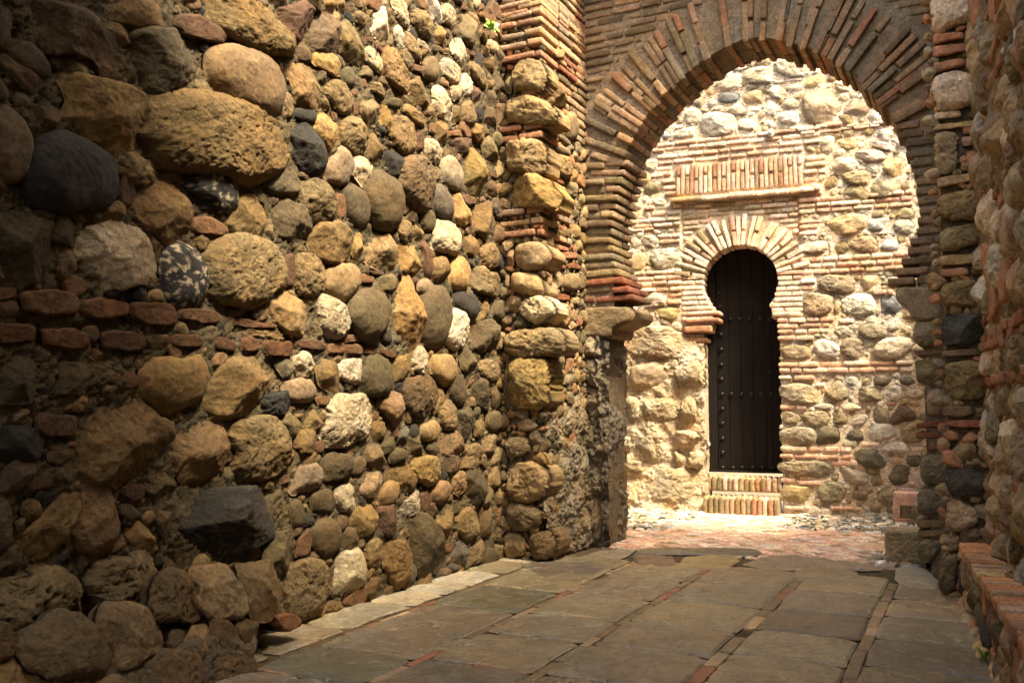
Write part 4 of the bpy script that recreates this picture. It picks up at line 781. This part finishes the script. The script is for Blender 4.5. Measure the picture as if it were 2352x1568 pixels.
for i in range(len(dp)-1):
    n=max(int(np.linalg.norm(dp[i+1]-dp[i])/.012),1)
    for k in range(n):Pd.append(dp[i]+(dp[i+1]-dp[i])*k/n)
Pd=np.array(Pd+[dp[-1]]);Gd=np.zeros((len(Pd),22,3));Gd[:,:,0]=Pd[:,0:1];Gd[:,:,1]=Pd[:,1:2];Gd[:,:,2]=np.linspace(.0,-.3,22)[None]
W=FB.to(Gd.reshape(-1,3));nn=ngrid(W.reshape(Gd.shape)).reshape(-1,3);W=W+nn*(.006*fbm(W,16,4))[:,None]
core.add(W,gridfaces(len(Pd),22),np.concatenate([colvar((.40,.30,.20),W,.12),np.full((len(W),1),.8)],1))
core.build('mortar_bed',M_MORTAR,t)
mb=MB();occ=Occ(-1.2,1.95,-.05,4.8,.008);occ.mark(dprof(.0))
region(mb,FB,occ,BACK,off=.03,rough=1.0,hs=.62,sc=1.03)
bk=MB()
for ln in ROWS.replace('\n',';').split(';'):
    f,x0,y0,x1,th=ln.split();x0,y0,x1,th=map(float,(x0,y0,x1,th))
    u0,z0=FB.px(*G(f,x0,y0));u1,_=FB.px(*G(f,x1,y0));th=th/1.8664/1.7415*.0040
    brow(bk,FB,u0,u1,z0,th*1.04,'cccCCwcCC',Ls=(.10,.24),gap=.012,out=.016,tilt=.008,occ=occ)
z=2.935
while z>2.2:   # brickwork of the framed panel round the small arch
    dz=z-DC[1];e=math.sqrt(max(.66**2-dz*dz,0)) if abs(dz)<.66 else 0
    for (a,b) in (((-.59,.50),) if e==0 else ((-.59,DC[0]-e),(DC[0]+e,.50))):
        if b-a>.03: brow(bk,FB,a,b,z,.036,'cctw',Ls=(.10,.24),gap=.014,out=-.004,tilt=.008,occ=occ)
    z-=.052
for k in range(9):
    z=2.235-k*.05;dz=z-DC[1]
    if z<1.81:break
    e=max(math.sqrt(max(DR*DR-dz*dz,0)),.255)
    xl=DC[0]-e+random.uniform(-.004,.006);xr=DC[0]+e+(.03 if z<2.0 else 0)+random.uniform(-.008,.004)
    for (a,b) in ((xl,-.61),(xr,.52)):
        lo,hi=min(a,b),max(a,b);L=hi-lo;cut=random.choice([None,.4,.6]);ps=[(lo,hi)] if cut is None else [(lo,lo+L*cut),(lo+L*cut,hi)]
        for (s0,s1) in ps:
            C=FB.to([(s0+s1)/2,z,.012-.135]);rbox(bk,C,np.stack([FB.U,FB.Z,FB.N]),((s1-s0)/2-.005,.019,.135),random.choice('cccwC'),r=.007)
    occ.mark([(xl,z-.025),(-.62,z-.025),(-.62,z+.025),(xl,z+.025)]);occ.mark([(xr,z-.025),(.52,z-.025),(.52,z+.025),(xr,z+.025)])
bk.build('brick_courses',M_BRICK,t)
im=MB()
for (x0,y0,x1,y1,cc,o_) in ((545,1475,800,1515,'R',.05),(540,1535,745,1590,'R',.06),(548,1432,800,1450,'C',.02),(570,1622,705,1660,'R',.03),(1190,1425,1405,1470,'w',.02)):
    a=FB.px(*G('P',x0,y1),off=.03);b=FB.px(*G('P',x1,y0),off=.03)
    C=FB.to([(a[0]+b[0])/2,(a[1]+b[1])/2,o_-.13]);rbox(im,C,np.stack([FB.U,FB.Z,FB.N]),(abs(b[0]-a[0])/2,max(abs(b[1]-a[1])/2,.018),.13),cc,r=.012,noise=1.5);occ.mark([(a[0],a[1]),(b[0],a[1]),(b[0],b[1]),(a[0],b[1])])
tag(im.build('door_impost',M_BRICK,t),'orange bricks jutting out under the small arch')
da=MB();na=23
for i in range(na):
    a=math.radians(8)+(math.radians(172)-math.radians(8))*(i+.5)/na;tl=random.gauss(0,.02)
    er_=FB.U*math.cos(a+tl)+FB.Z*math.sin(a+tl);et=-FB.U*math.sin(a+tl)+FB.Z*math.cos(a+tl)
    tot=.30+random.uniform(-.02,.015);parts=[(0,tot)] if i%2 else random.choice([[(0,.14),(.155,tot)],[(0,.12),(.135,tot)]])
    for (p0,p1) in parts:
        C=FB.to([DC[0],DC[1],0])+er_*(DR-.002+(p0+p1)/2)+FB.N*(.006+random.uniform(0,.012)-.13)
        rbox(da,C,np.stack([er_,et,FB.N]),((p1-p0)/2-.004,.0185*random.uniform(.9,1.12)*(1.15 if p0 else 1),.135 ),random.choice('ccccwtC'),r=.007)
da.build('door_arch',M_BRICK,t)
P_=[(DC[0]+.66*math.cos(a),DC[1]+.66*math.sin(a)) for a in np.radians(np.arange(0,181,10))];occ.mark(P_+[(-.72,2.2),(.6,2.2)])
fa=MB();n=27
for i in range(n):
    u=-.645+(1.185)*(i+.5)/n;ln=(u+.05)*-.06;c,s=math.cos(ln),math.sin(ln)
    ex,ez=FB.U*c-FB.Z*s,FB.U*s+FB.Z*c;ps=[(3.055,3.345)] if i%2 else [(3.055,3.055+.13),(3.2,3.345)] if random.random()<.6 else [(3.055,3.05+.18),(3.245,3.345)]
    for (a,b) in ps:
        C=FB.to([u+((a+b)/2-3.2)*s,(a+b)/2,.022-.04+random.uniform(-.004,.006)]);rbox(fa,C,np.stack([ex,ez,FB.N]),(.0172,(b-a)/2-.004,.04),random.choice('CCRCcCCq'),r=.006)
fa.build('flat_arch',M_BRICK,t);occ.mark([(-.68,3.03),(.57,3.03),(.57,3.37),(-.68,3.37)])
hd=MB();brow(hd,FB,-.70,.70,3.0,.044,'cwcO',Ls=(.2,.34),gap=.006,depth=.16,out=.065,tilt=.004);hd.build('drip_course',M_BRICK,t);occ.mark([(-.7,2.97),(.7,2.97),(.7,3.03),(-.7,3.03)])
wl=MB();FBB=Frame(FB.to([0,0,.0]),FB.U,FB.N)
def cl2(P):P=P.copy();P[:,0]=np.minimum(P[:,0],-.40);return P
region(wl,FB,occ,BACKL,off=.08,conv=cl2,H=.12,rough=1.7,back=.2)
def er3(x,z,W): return .06*fbm(W,3.5,5,.5)+.014*fbm(W+4,10,3,.5,True)+.05-.05*np.clip((z-1.45)/.25,0,1)+.12*np.clip(.4-z,0,1)
sheet(wl,FB,-1.15,-.40,-.03,1.68,.010,'t',h0=.0,amp=.015,fn=er3,fine=1.)
wl.C[-1][:,:3]=colvar((.44,.34,.22),wl.V[-1],.14)
occ.mark([(-1.2,-.05),(-.39,-.05),(-.39,1.6),(-1.2,1.6)])
tag(wl.build('eroded_masonry',M_STONE,t),'weathered pitted limestone left of the door')
okb=lambda x,z: not((x>-.6)and(x<.51)and(z>2.2)and(z<2.97))
fill(mb,FB,occ,(-1.1,1.85,0,4.7),[.075,.055,.04,.028],'wwtwwtot',tries=600,lim=.10,okay=okb,hs=.55)
mb.build('limestone_rubble',M_STONE,t)
# door
def plain(name,col,rough=.6,metal=0.,wood=False):
    m=bpy.data.materials.new(name);m.use_nodes=True;T=m.node_tree;b=T.nodes['Principled BSDF'];b.inputs['Roughness'].default_value=rough;b.inputs['Metallic'].default_value=metal;b.inputs['Specular IOR Level'].default_value=.18 if wood else .5
    n=T.nodes.new('ShaderNodeTexNoise');n.inputs['Scale'].default_value=9;n.inputs['Detail'].default_value=8;g=T.nodes.new('ShaderNodeNewGeometry');mp=T.nodes.new('ShaderNodeMapping')
    mp.inputs['Scale'].default_value=(6,6,.35) if wood else (3,3,3);T.links.new(g.outputs['Position'],mp.inputs[0]);T.links.new(mp.outputs[0],n.inputs['Vector'])
    r=T.nodes.new('ShaderNodeValToRGB');r.color_ramp.elements[0].position=.3;r.color_ramp.elements[1].position=.72
    r.color_ramp.elements[0].color=(*[c*.6 for c in col],1);r.color_ramp.elements[1].color=(*[min(1,c*1.5) for c in col],1)
    T.links.new(n.outputs[0],r.inputs[0]);T.links.new(r.outputs[0],b.inputs['Base Color'])
    bp=T.nodes.new('ShaderNodeBump');bp.inputs['Strength'].default_value=.35;bp.inputs['Distance'].default_value=.004;T.links.new(n.outputs[0],bp.inputs['Height']);T.links.new(bp.outputs[0],b.inputs['Normal'])
    return m
M_DOOR=plain('dark_stained_wood',(.007,.0048,.0036),.8,wood=True);M_IRON=plain('blackened_iron',(.02,.016,.013),.38,.6)
AXB=np.stack([FB.U,FB.Z,FB.N]);HD=-.235
dm=MB();xs=[-.315,-.20,-.085,.03,.145,.20,.33]
for i in range(len(xs)-1):
    a,b=xs[i],xs[i+1];rbox(dm,FB.to([(a+b)/2,1.47,HD-.02]),AXB,((b-a)/2-.0013,1.09,.02),'k',r=.0025,step=.01,noise=.25)
rbox(dm,FB.to([0,1.47,HD-.06]),AXB,(.42,1.12,.015),'k',r=.004,step=.03,noise=.2)
door=dm.build('door',M_DOOR,t);tag(door,'tall narrow dark wooden door with rows of iron studs')
fm=MB();rbox(fm,FB.to([-.365,1.42,HD-.02]),AXB,(.045,1.06,.035),'k',r=.004,step=.01,noise=.3);rbox(fm,FB.to([0,.365,HD-.01]),AXB,(.42,.012,.05),'k',r=.004,step=.02,noise=.3)
fm.build('door_frame',M_DOOR,t)
import bmesh
def hemi(R,name,mat,parent,pos,N):
    b=bmesh.new();bmesh.ops.create_uvsphere(b,u_segments=18,v_segments=10,radius=R)
    for v in b.verts: v.co.z=max(v.co.z*.8,-.2*R)
    me=bpy.data.meshes.new(name);b.to_mesh(me);b.free();me.materials.append(mat)
    for p in me.polygons:p.use_smooth=True
    o=bpy.data.objects.new(name,me);scn.collection.objects.link(o);o.parent=parent;o.location=pos;o.rotation_euler=Vector(N).to_track_quat('Z','Y').to_euler();return o
st=[('Q',x,516) for x in (818,887,964,1038,1113,1186)]+[('Q',x,1065) for x in (822,898,967,1045,1119,1194)]+[('P',x,1488) for x in (805,878,950,1024,1100,1178)]
st+=[('Q',809,72),('Q',810,183),('Q',812,297),('Q',814,403),('Q',819,626),('Q',820,733),('Q',822,845),('Q',823,952),('P',800,1288),('P',803,1390)]
first=None
for f,x,y in st:
    u,z=FB.px(*G(f,x,y),off=HD)
    pos=FB.to([u,z,HD])
    if first is None: first=hemi(.022,'stud',M_IRON,door,pos,FB.N)
    else:
        o=first.copy();scn.collection.objects.link(o);o.parent=door;o.location=pos
u,z=FB.px(*G('Q',1182,345),off=HD);hemi(.02,'door_knob',M_IRON,door,FB.to([u,z,HD+.012]),FB.N)
# brick threshold under the door and the step in front
def soldiers(name,label,cat,u0,u1,z0,z1,h1,depth,n,codes,parent=None):
    s=MB()
    for i in range(n):
        w=(u1-u0)/n;u=u0+w*(i+.5);rbox(s,FB.to([u+random.uniform(-.003,.003),(z0+z1)/2+random.uniform(-.004,.004),h1-depth/2+random.uniform(-.008,.008)]),AXB,(w/2-.006,(z1-z0)/2,depth/2),random.choice(codes),r=.01,noise=1.4)
    rbox(s,FB.to([(u0+u1)/2,(z0+z1)/2-.01,h1-depth/2-.018]),AXB,((u1-u0)/2-.004,(z1-z0)/2-.004,depth/2),'t',r=.01,typ='v',noise=.25)
    o=s.build(name,M_BRICK,parent)
    if parent is None: tag(o,label,cat)
    return o
soldiers('threshold','', '',-.40,.30,.195,.325,.01,.25,14,'RCoqCNt',t)
soldiers('brick_step','low step of upright bricks on the ground in front of the studded door','step',-.40,.28,-.01,.155,.22,.3,14,'RCoqCRNt')
# small white junction plate above the flat arch
pl=MB();u,z=FB.px(*G('P',1182,92),off=.05)
P8=[(u+.042*math.cos(a)*.85,z+.042*math.sin(a)) for a in np.radians(np.arange(22.5,360,45))]
stone(pl,FB,P8,'W','b',H=.012,base=.045,back=.05,rough=.1,tilt=0,jit=0);P8=[(u+(x-u)*.62,z+(y-z)*.62) for x,y in P8]
stone(pl,FB,P8,'W','b',H=.01,base=.055,back=.02,rough=.1,tilt=0,jit=0)
tag(pl.build('wall_box',M_MORTAR),'small white octagonal junction box fixed to the cream wall above the flat brick arch','junction box')
# ================================================================== BLOCKS BESIDE THE ARCH JAMB
b_=MB();rbox(b_,(-.425,6.33,.10),np.array([[math.cos(.08),math.sin(.08),0],[-math.sin(.08),math.cos(.08),0],[0,0,1]]),(.118,.13,.108),'t',typ='v',r=.022,step=.007,noise=.8)
tag(b_.build('stone_block',M_STONE),'squared pitted beige stone block on the ground at the right foot of the arch','stone block')
x,y=floorpt(2082,1202);b_=MB();ex=np.eye(3)
rbox(b_,(x,y+.12,.20),ex,(.10,.12,.055),'C',r=.008,noise=.6);rbox(b_,(x-.075,y+.12,.09),ex,(.03,.12,.06),'C',r=.008);rbox(b_,(x+.005,y+.13,.09),ex,(.05,.1,.06),'t',r=.008,typ='v',noise=.5);rbox(b_,(x+.07,y+.11,.085),ex,(.032,.12,.06),'o',r=.008);rbox(b_,(x,y+.1,.018),ex,(.105,.12,.02),'R',r=.008)
tag(b_.build('brick_pier_stub',M_BRICK),'short stub of salmon bricks against the far wall behind the beige block','brick stub')
# ================================================================== GROUND AND PAVING
def gplane(name,x0,x1,y0,y1,z,col):
    me=bpy.data.meshes.new(name);me.from_pydata([(x0,y0,z),(x1,y0,z),(x1,y1,z),(x0,y1,z)],[],[(0,1,2,3)]);a=me.color_attributes.new('col','FLOAT_COLOR','POINT')
    for i in range(4):a.data[i].color=(*col,.8)
    me.materials.append(M_MORTAR);o=bpy.data.objects.new(name,me);scn.collection.objects.link(o);o['kind']='structure';return o
gplane('ground',-300,300,-300,300,-.06,(.14,.11,.07))
mb=MB();sheet(mb,FF,-3.0,.7,1.9,6.3,.016,'d',h0=-.010,amp=.008,fine=.6);mb.C[-1][:,:3]=colvar((.105,.078,.045),mb.V[-1],.2)
sheet(mb,FF,-3.4,1.0,-4.5,1.9,.06,'d',h0=-.012,amp=.004)
cols=[(-2.46,-1.995),(-1.945,-1.505),(-1.455,-.965),(-.905,-.47),(-.415,.35)]
SC='pgpdp'
PAL['1']=(.18,.145,.092);PAL['2']=(.215,.17,.105);PAL['3']=(.13,.108,.072);PAL['4']=(.25,.20,.125);PAL['5']=(.28,.24,.175)
rw=MB();jt=[1.0,1.52,2.0,2.52,3.0,3.54,3.97,4.48,4.98,5.35]
jx=[(0,3.0,3.88,4.40,5.20),(0,3.05,3.52,3.94,4.44,4.98),(0,3.08,3.55,4.0,4.52,5.04),(0,3.17,3.67,4.11,4.57,5.09),(0,3.24,3.74,4.19,4.65,5.08)]
for ci,(a,b) in enumerate(cols):
    js_=[-.2,.3,.8,1.3,1.8,2.3,2.62]+list(jx[ci][1:])+[5.5+.05*ci]
    for k in range(len(js_)-1):
        y0,y1=js_[k]+.008,js_[k+1]-.008;sk=.03 if ci!=4 else .0
        P=[(a,y0-sk*.3),(a+(b-a)*.5,y0+random.uniform(-.006,.006)),(b,y0+sk*.3),(b+random.uniform(-.006,.006),(y0+y1)/2),(b,y1+sk*.3),(a+(b-a)*.5,y1+random.uniform(-.006,.006)),(a,y1-sk*.3),(a+random.uniform(-.006,.006),(y0+y1)/2)]
        stone(rw,FF,P,random.choice('1122334'),'p',H=.012,back=.03,jit=.10)
    for k in range(len(js_)-1):     # broken brick in the cross joints
        if random.random()<.55:
            u0=a+random.uniform(0,.2);brow(rw,FF,u0,min(u0+random.uniform(.12,.35),b),js_[k+1]+random.uniform(-.004,.004),.02,'rmRm',Ls=(.1,.2),gap=.006,depth=.03,out=.002,tilt=.03)
for a,b in ((-2.50,-2.46),(-1.995,-1.945),(-1.505,-1.455),(-.965,-.905),(-.47,-.415)):   # long strips of brick on edge
    y=-.2
    while y<5.5:
        L=random.uniform(.14,.28)
        if random.random()<.97: rbox(rw,((a+b)/2+random.uniform(-.004,.004),y+L/2,-.022),np.array([[0,1,0],[-1,0,0],[0,0,1.]]),(L/2-.005,(b-a)/2-.002,.024),random.choice('rmmNmn1'),r=.006,noise=1.2)
        y+=L
y=1.6
while y<5.2:        # pale broken slabs along the left wall
    L=random.uniform(.2,.55);a_=random.uniform(-.03,.03)
    if random.random()<.72: stone(rw,FF,[(-2.80,y+.02),(-2.66,y+.0+a_),(-2.525,y+.03),(-2.53+a_*.5,y+L*.5),(-2.525,y+L-.02),(-2.65,y+L-a_),(-2.80,y+L-.03)],random.choice('5442d'),'p',H=.008,base=-.004,back=.03)
    y+=L
for cc,pts in (('3',[(880,650),(1250,645),(1690,655),(1740,690),(1600,705),(1300,690),(1000,690),(830,700)]),('y',[(1130,770),(1180,715),(1350,695),(1540,705),(1575,730),(1480,790),(1300,790),(1150,785)]),('P',[(830,705),(1110,700),(1130,760),(1080,778),(860,765)]),
    ('4',[(430,720),(640,660),(860,650),(800,700),(700,735),(480,735)]),('2',[(1580,760),(1764,700),(1900,690),(2100,720),(2500,760),(2560,800),(2100,800),(1764,795)]),('5',[(2640,790),(2760,760),(2860,800),(2940,880),(2930,945),(2700,925),(2640,860)]),('2',[(1950,800),(2380,800),(2400,880),(2540,920),(2200,905),(1930,860)]),('3',[(60,760),(180,745),(420,745),(700,765),(560,850),(200,850)])):
    stone(rw,FF,[floorpt(*G('C3',*q)) for q in pts],cc,'p',H=.012,base=.003,back=.03)
rw_o=rw.build('paving',M_PAVE);rw_o['kind']='structure';rw_o['label']='square dark slate slabs framed by strips of worn brick'
g2=mb.build('paving_bed',M_MORTAR);g2['kind']='structure'
bp_=MB();sheet(bp_,FF,-3.6,.6,6.0,8.8,.02,'d',h0=-.006,amp=.006);bp_.C[-1][:,:3]=colvar((.38,.27,.18),bp_.V[-1],.15)
# bricks on edge in herringbone pairs
def inpeb(x,y): return (x>-1.45 and y>7.55) or (x<-2.25 and y>6.9) or (x>-.62 and y<6.6)
y=6.02;row=0
while y<8.6:
    x=-3.1
    while x<-.35:
        L=random.uniform(.12,.17)
        if not inpeb(x+L/2,y):
            a=(.55 if row%2 else -.55)+random.gauss(0,.08);c,s=math.cos(a),math.sin(a);cx,cy=x+L*.42,y+random.uniform(-.004,.004);hx,hy=L/2*.92,.0165
            P=[(cx+dx*c-dy*s,cy+dx*s+dy*c) for dx,dy in((-hx,-hy),(0,-hy),(hx,-hy),(hx,hy),(0,hy),(-hx,hy))]
            stone(bp_,FF,P,random.choice('CCCcqCz'),'b',H=.010,base=-.004,back=.02,tilt=2.5)
        x+=L*.50
    y+=.085;row+=1
o=bp_.build('brick_paving',M_BRICK);o['kind']='structure'
pb=MB();occ=Occ(-3.2,-.2,6.0,8.9,.01)
fill(pb,FF,occ,(-3.1,-.3,6.05,8.8),[.045,.035,.025,.018,.012],'BBwtgkbWGtq',tries=500,lim=.08,okay=lambda x,y:inpeb(x,y),typ='s',H=.022,base=-.004)
o=pb.build('pebble_paving',M_STONE);o['kind']='structure'
# ================================================================== COVER OVERHEAD, ADDED LIGHT BLOCKERS, COURTYARD SIDE (out of the frame, shade the near part)
def slab(name,x0,x1,y0,y1,z0,z1,cc='d',label=None,cat=None):
    m=MB();rbox(m,((x0+x1)/2,(y0+y1)/2,(z0+z1)/2),np.eye(3),((x1-x0)/2,(y1-y0)/2,(z1-z0)/2),cc,typ='s',r=.02,step=.15)
    o=m.build(name,M_MORTAR)
    if label:tag(o,label,cat)
    else:o['kind']='structure'
    return o
slab('recess_vault',-2.9,.4,5.72,6.0,4.3,4.6)
slab('sun_blocker_wall',.45,.8,-4.4,5.9,4.4,SUN_BLOCKER_TOP,'d','plain unseen block added above the right wall to keep sun off the passage','wall')  # added out of view; its height sets how far sun reaches down
slab('ceiling',-3.3,1.3,-.7,ROOF_Y,3.75,4.1)

slab('added_end_wall',-3.4,1.4,-4.7,-4.4,0,3.2,'d','plain unseen wall added behind the viewer to limit light entering the passage','wall')  # added out of view to hold back daylight from behind the camera
slab('courtyard_wall',.45,.75,6.43,9.3,0,3.3,'t','plain side wall closing the courtyard on the right','wall')
# ================================================================== WEEDS
M_LEAF=bpy.data.materials.new('leaf');M_LEAF.use_nodes=True;_b=M_LEAF.node_tree.nodes['Principled BSDF'];_b.inputs['Base Color'].default_value=(.16,.34,.035,1);_b.inputs['Roughness'].default_value=.5
_n=M_LEAF.node_tree.nodes.new('ShaderNodeTexNoise');_n.inputs['Scale'].default_value=60;_rr=M_LEAF.node_tree.nodes.new('ShaderNodeValToRGB');_rr.color_ramp.elements[0].color=(.09,.22,.02,1);_rr.color_ramp.elements[1].color=(.24,.44,.06,1);M_LEAF.node_tree.links.new(_n.outputs[0],_rr.inputs[0]);M_LEAF.node_tree.links.new(_rr.outputs[0],_b.inputs['Base Color'])
def weed(label,pos,dirn,R,n,seed):
    rr=random.Random(seed);t=thing('weed',label,'plant',group='small green weeds rooted in the masonry');dirn=Vector(dirn).normalized();V=[];F=[]
    Vs=[];Fs=[]
    for i in range(n):
        a=i*2.4+rr.uniform(-.3,.3);el=rr.uniform(.1,1.1)
        q=dirn.to_track_quat('Z','Y');d=q@Vector((math.cos(a)*math.cos(el),math.sin(a)*math.cos(el),math.sin(el)));d=(d+Vector((0,0,.25))).normalized()
        side=d.cross(dirn).normalized() if abs(d.dot(dirn))<.98 else Vector((1,0,0));up=side.cross(d).normalized()
        L=R*rr.uniform(.6,1.1);b0=len(V);s0=L*.3
        for k in range(7):
            tt=k/6;wd=L*.26*math.sin(math.pi*min(tt*.95+.05,1))**.8;c=Vector(pos)+d*(s0+(L-s0)*tt*1.)+up*(-.18*L*tt*tt)
            V+=[c+side*wd+up*wd*.25,c-up*.0,c-side*wd+up*wd*.25]
        for k in range(6):
            for j in (0,1):F.append((b0+k*3+j,b0+k*3+j+1,b0+k*3+3+j+1,b0+k*3+3+j))
        w0=len(Vs);e=Vector(pos)+d*s0;r=.0015
        for P in (Vector(pos)-dirn*.03,e):
            for k in range(4):
                aa=k*math.pi/2;Vs.append(P+side*math.cos(aa)*r+up*math.sin(aa)*r)
        for k in range(4):Fs.append((w0+k,w0+(k+1)%4,w0+4+(k+1)%4,w0+4+k))
    for nm,v,f in (('leaves',V,F),('stem',Vs,Fs)):
        me=bpy.data.meshes.new(nm);me.from_pydata([tuple(x) for x in v],[],f);me.materials.append(M_LEAF)
        for p in me.polygons:p.use_smooth=True
        o=bpy.data.objects.new(nm,me);scn.collection.objects.link(o);o.parent=t
GW='small green weeds rooted in the masonry'
u,z=FL.px(1127,64,off=.07);weed('small bright green leafy weed rooted high in the left rubble wall beside the pier',FL.to([u,z,.06]),(1,-.2,.5),.075,11,1)
x,y=floorpt(2264,1524);weed('tiny bright green sprig growing between the paving slabs near the brick-topped ledge',(x,y,.012),(0,0,1),.065,9,2)
A=FK.to([0,.30,-.07]);P=ray(2318,1303);tt=(.30-CAM_H)/P[2];weed('tiny green seedling on top of the brick-topped ledge',tuple(EYE+P*tt),(-.3,-.2,1),.03,5,3)
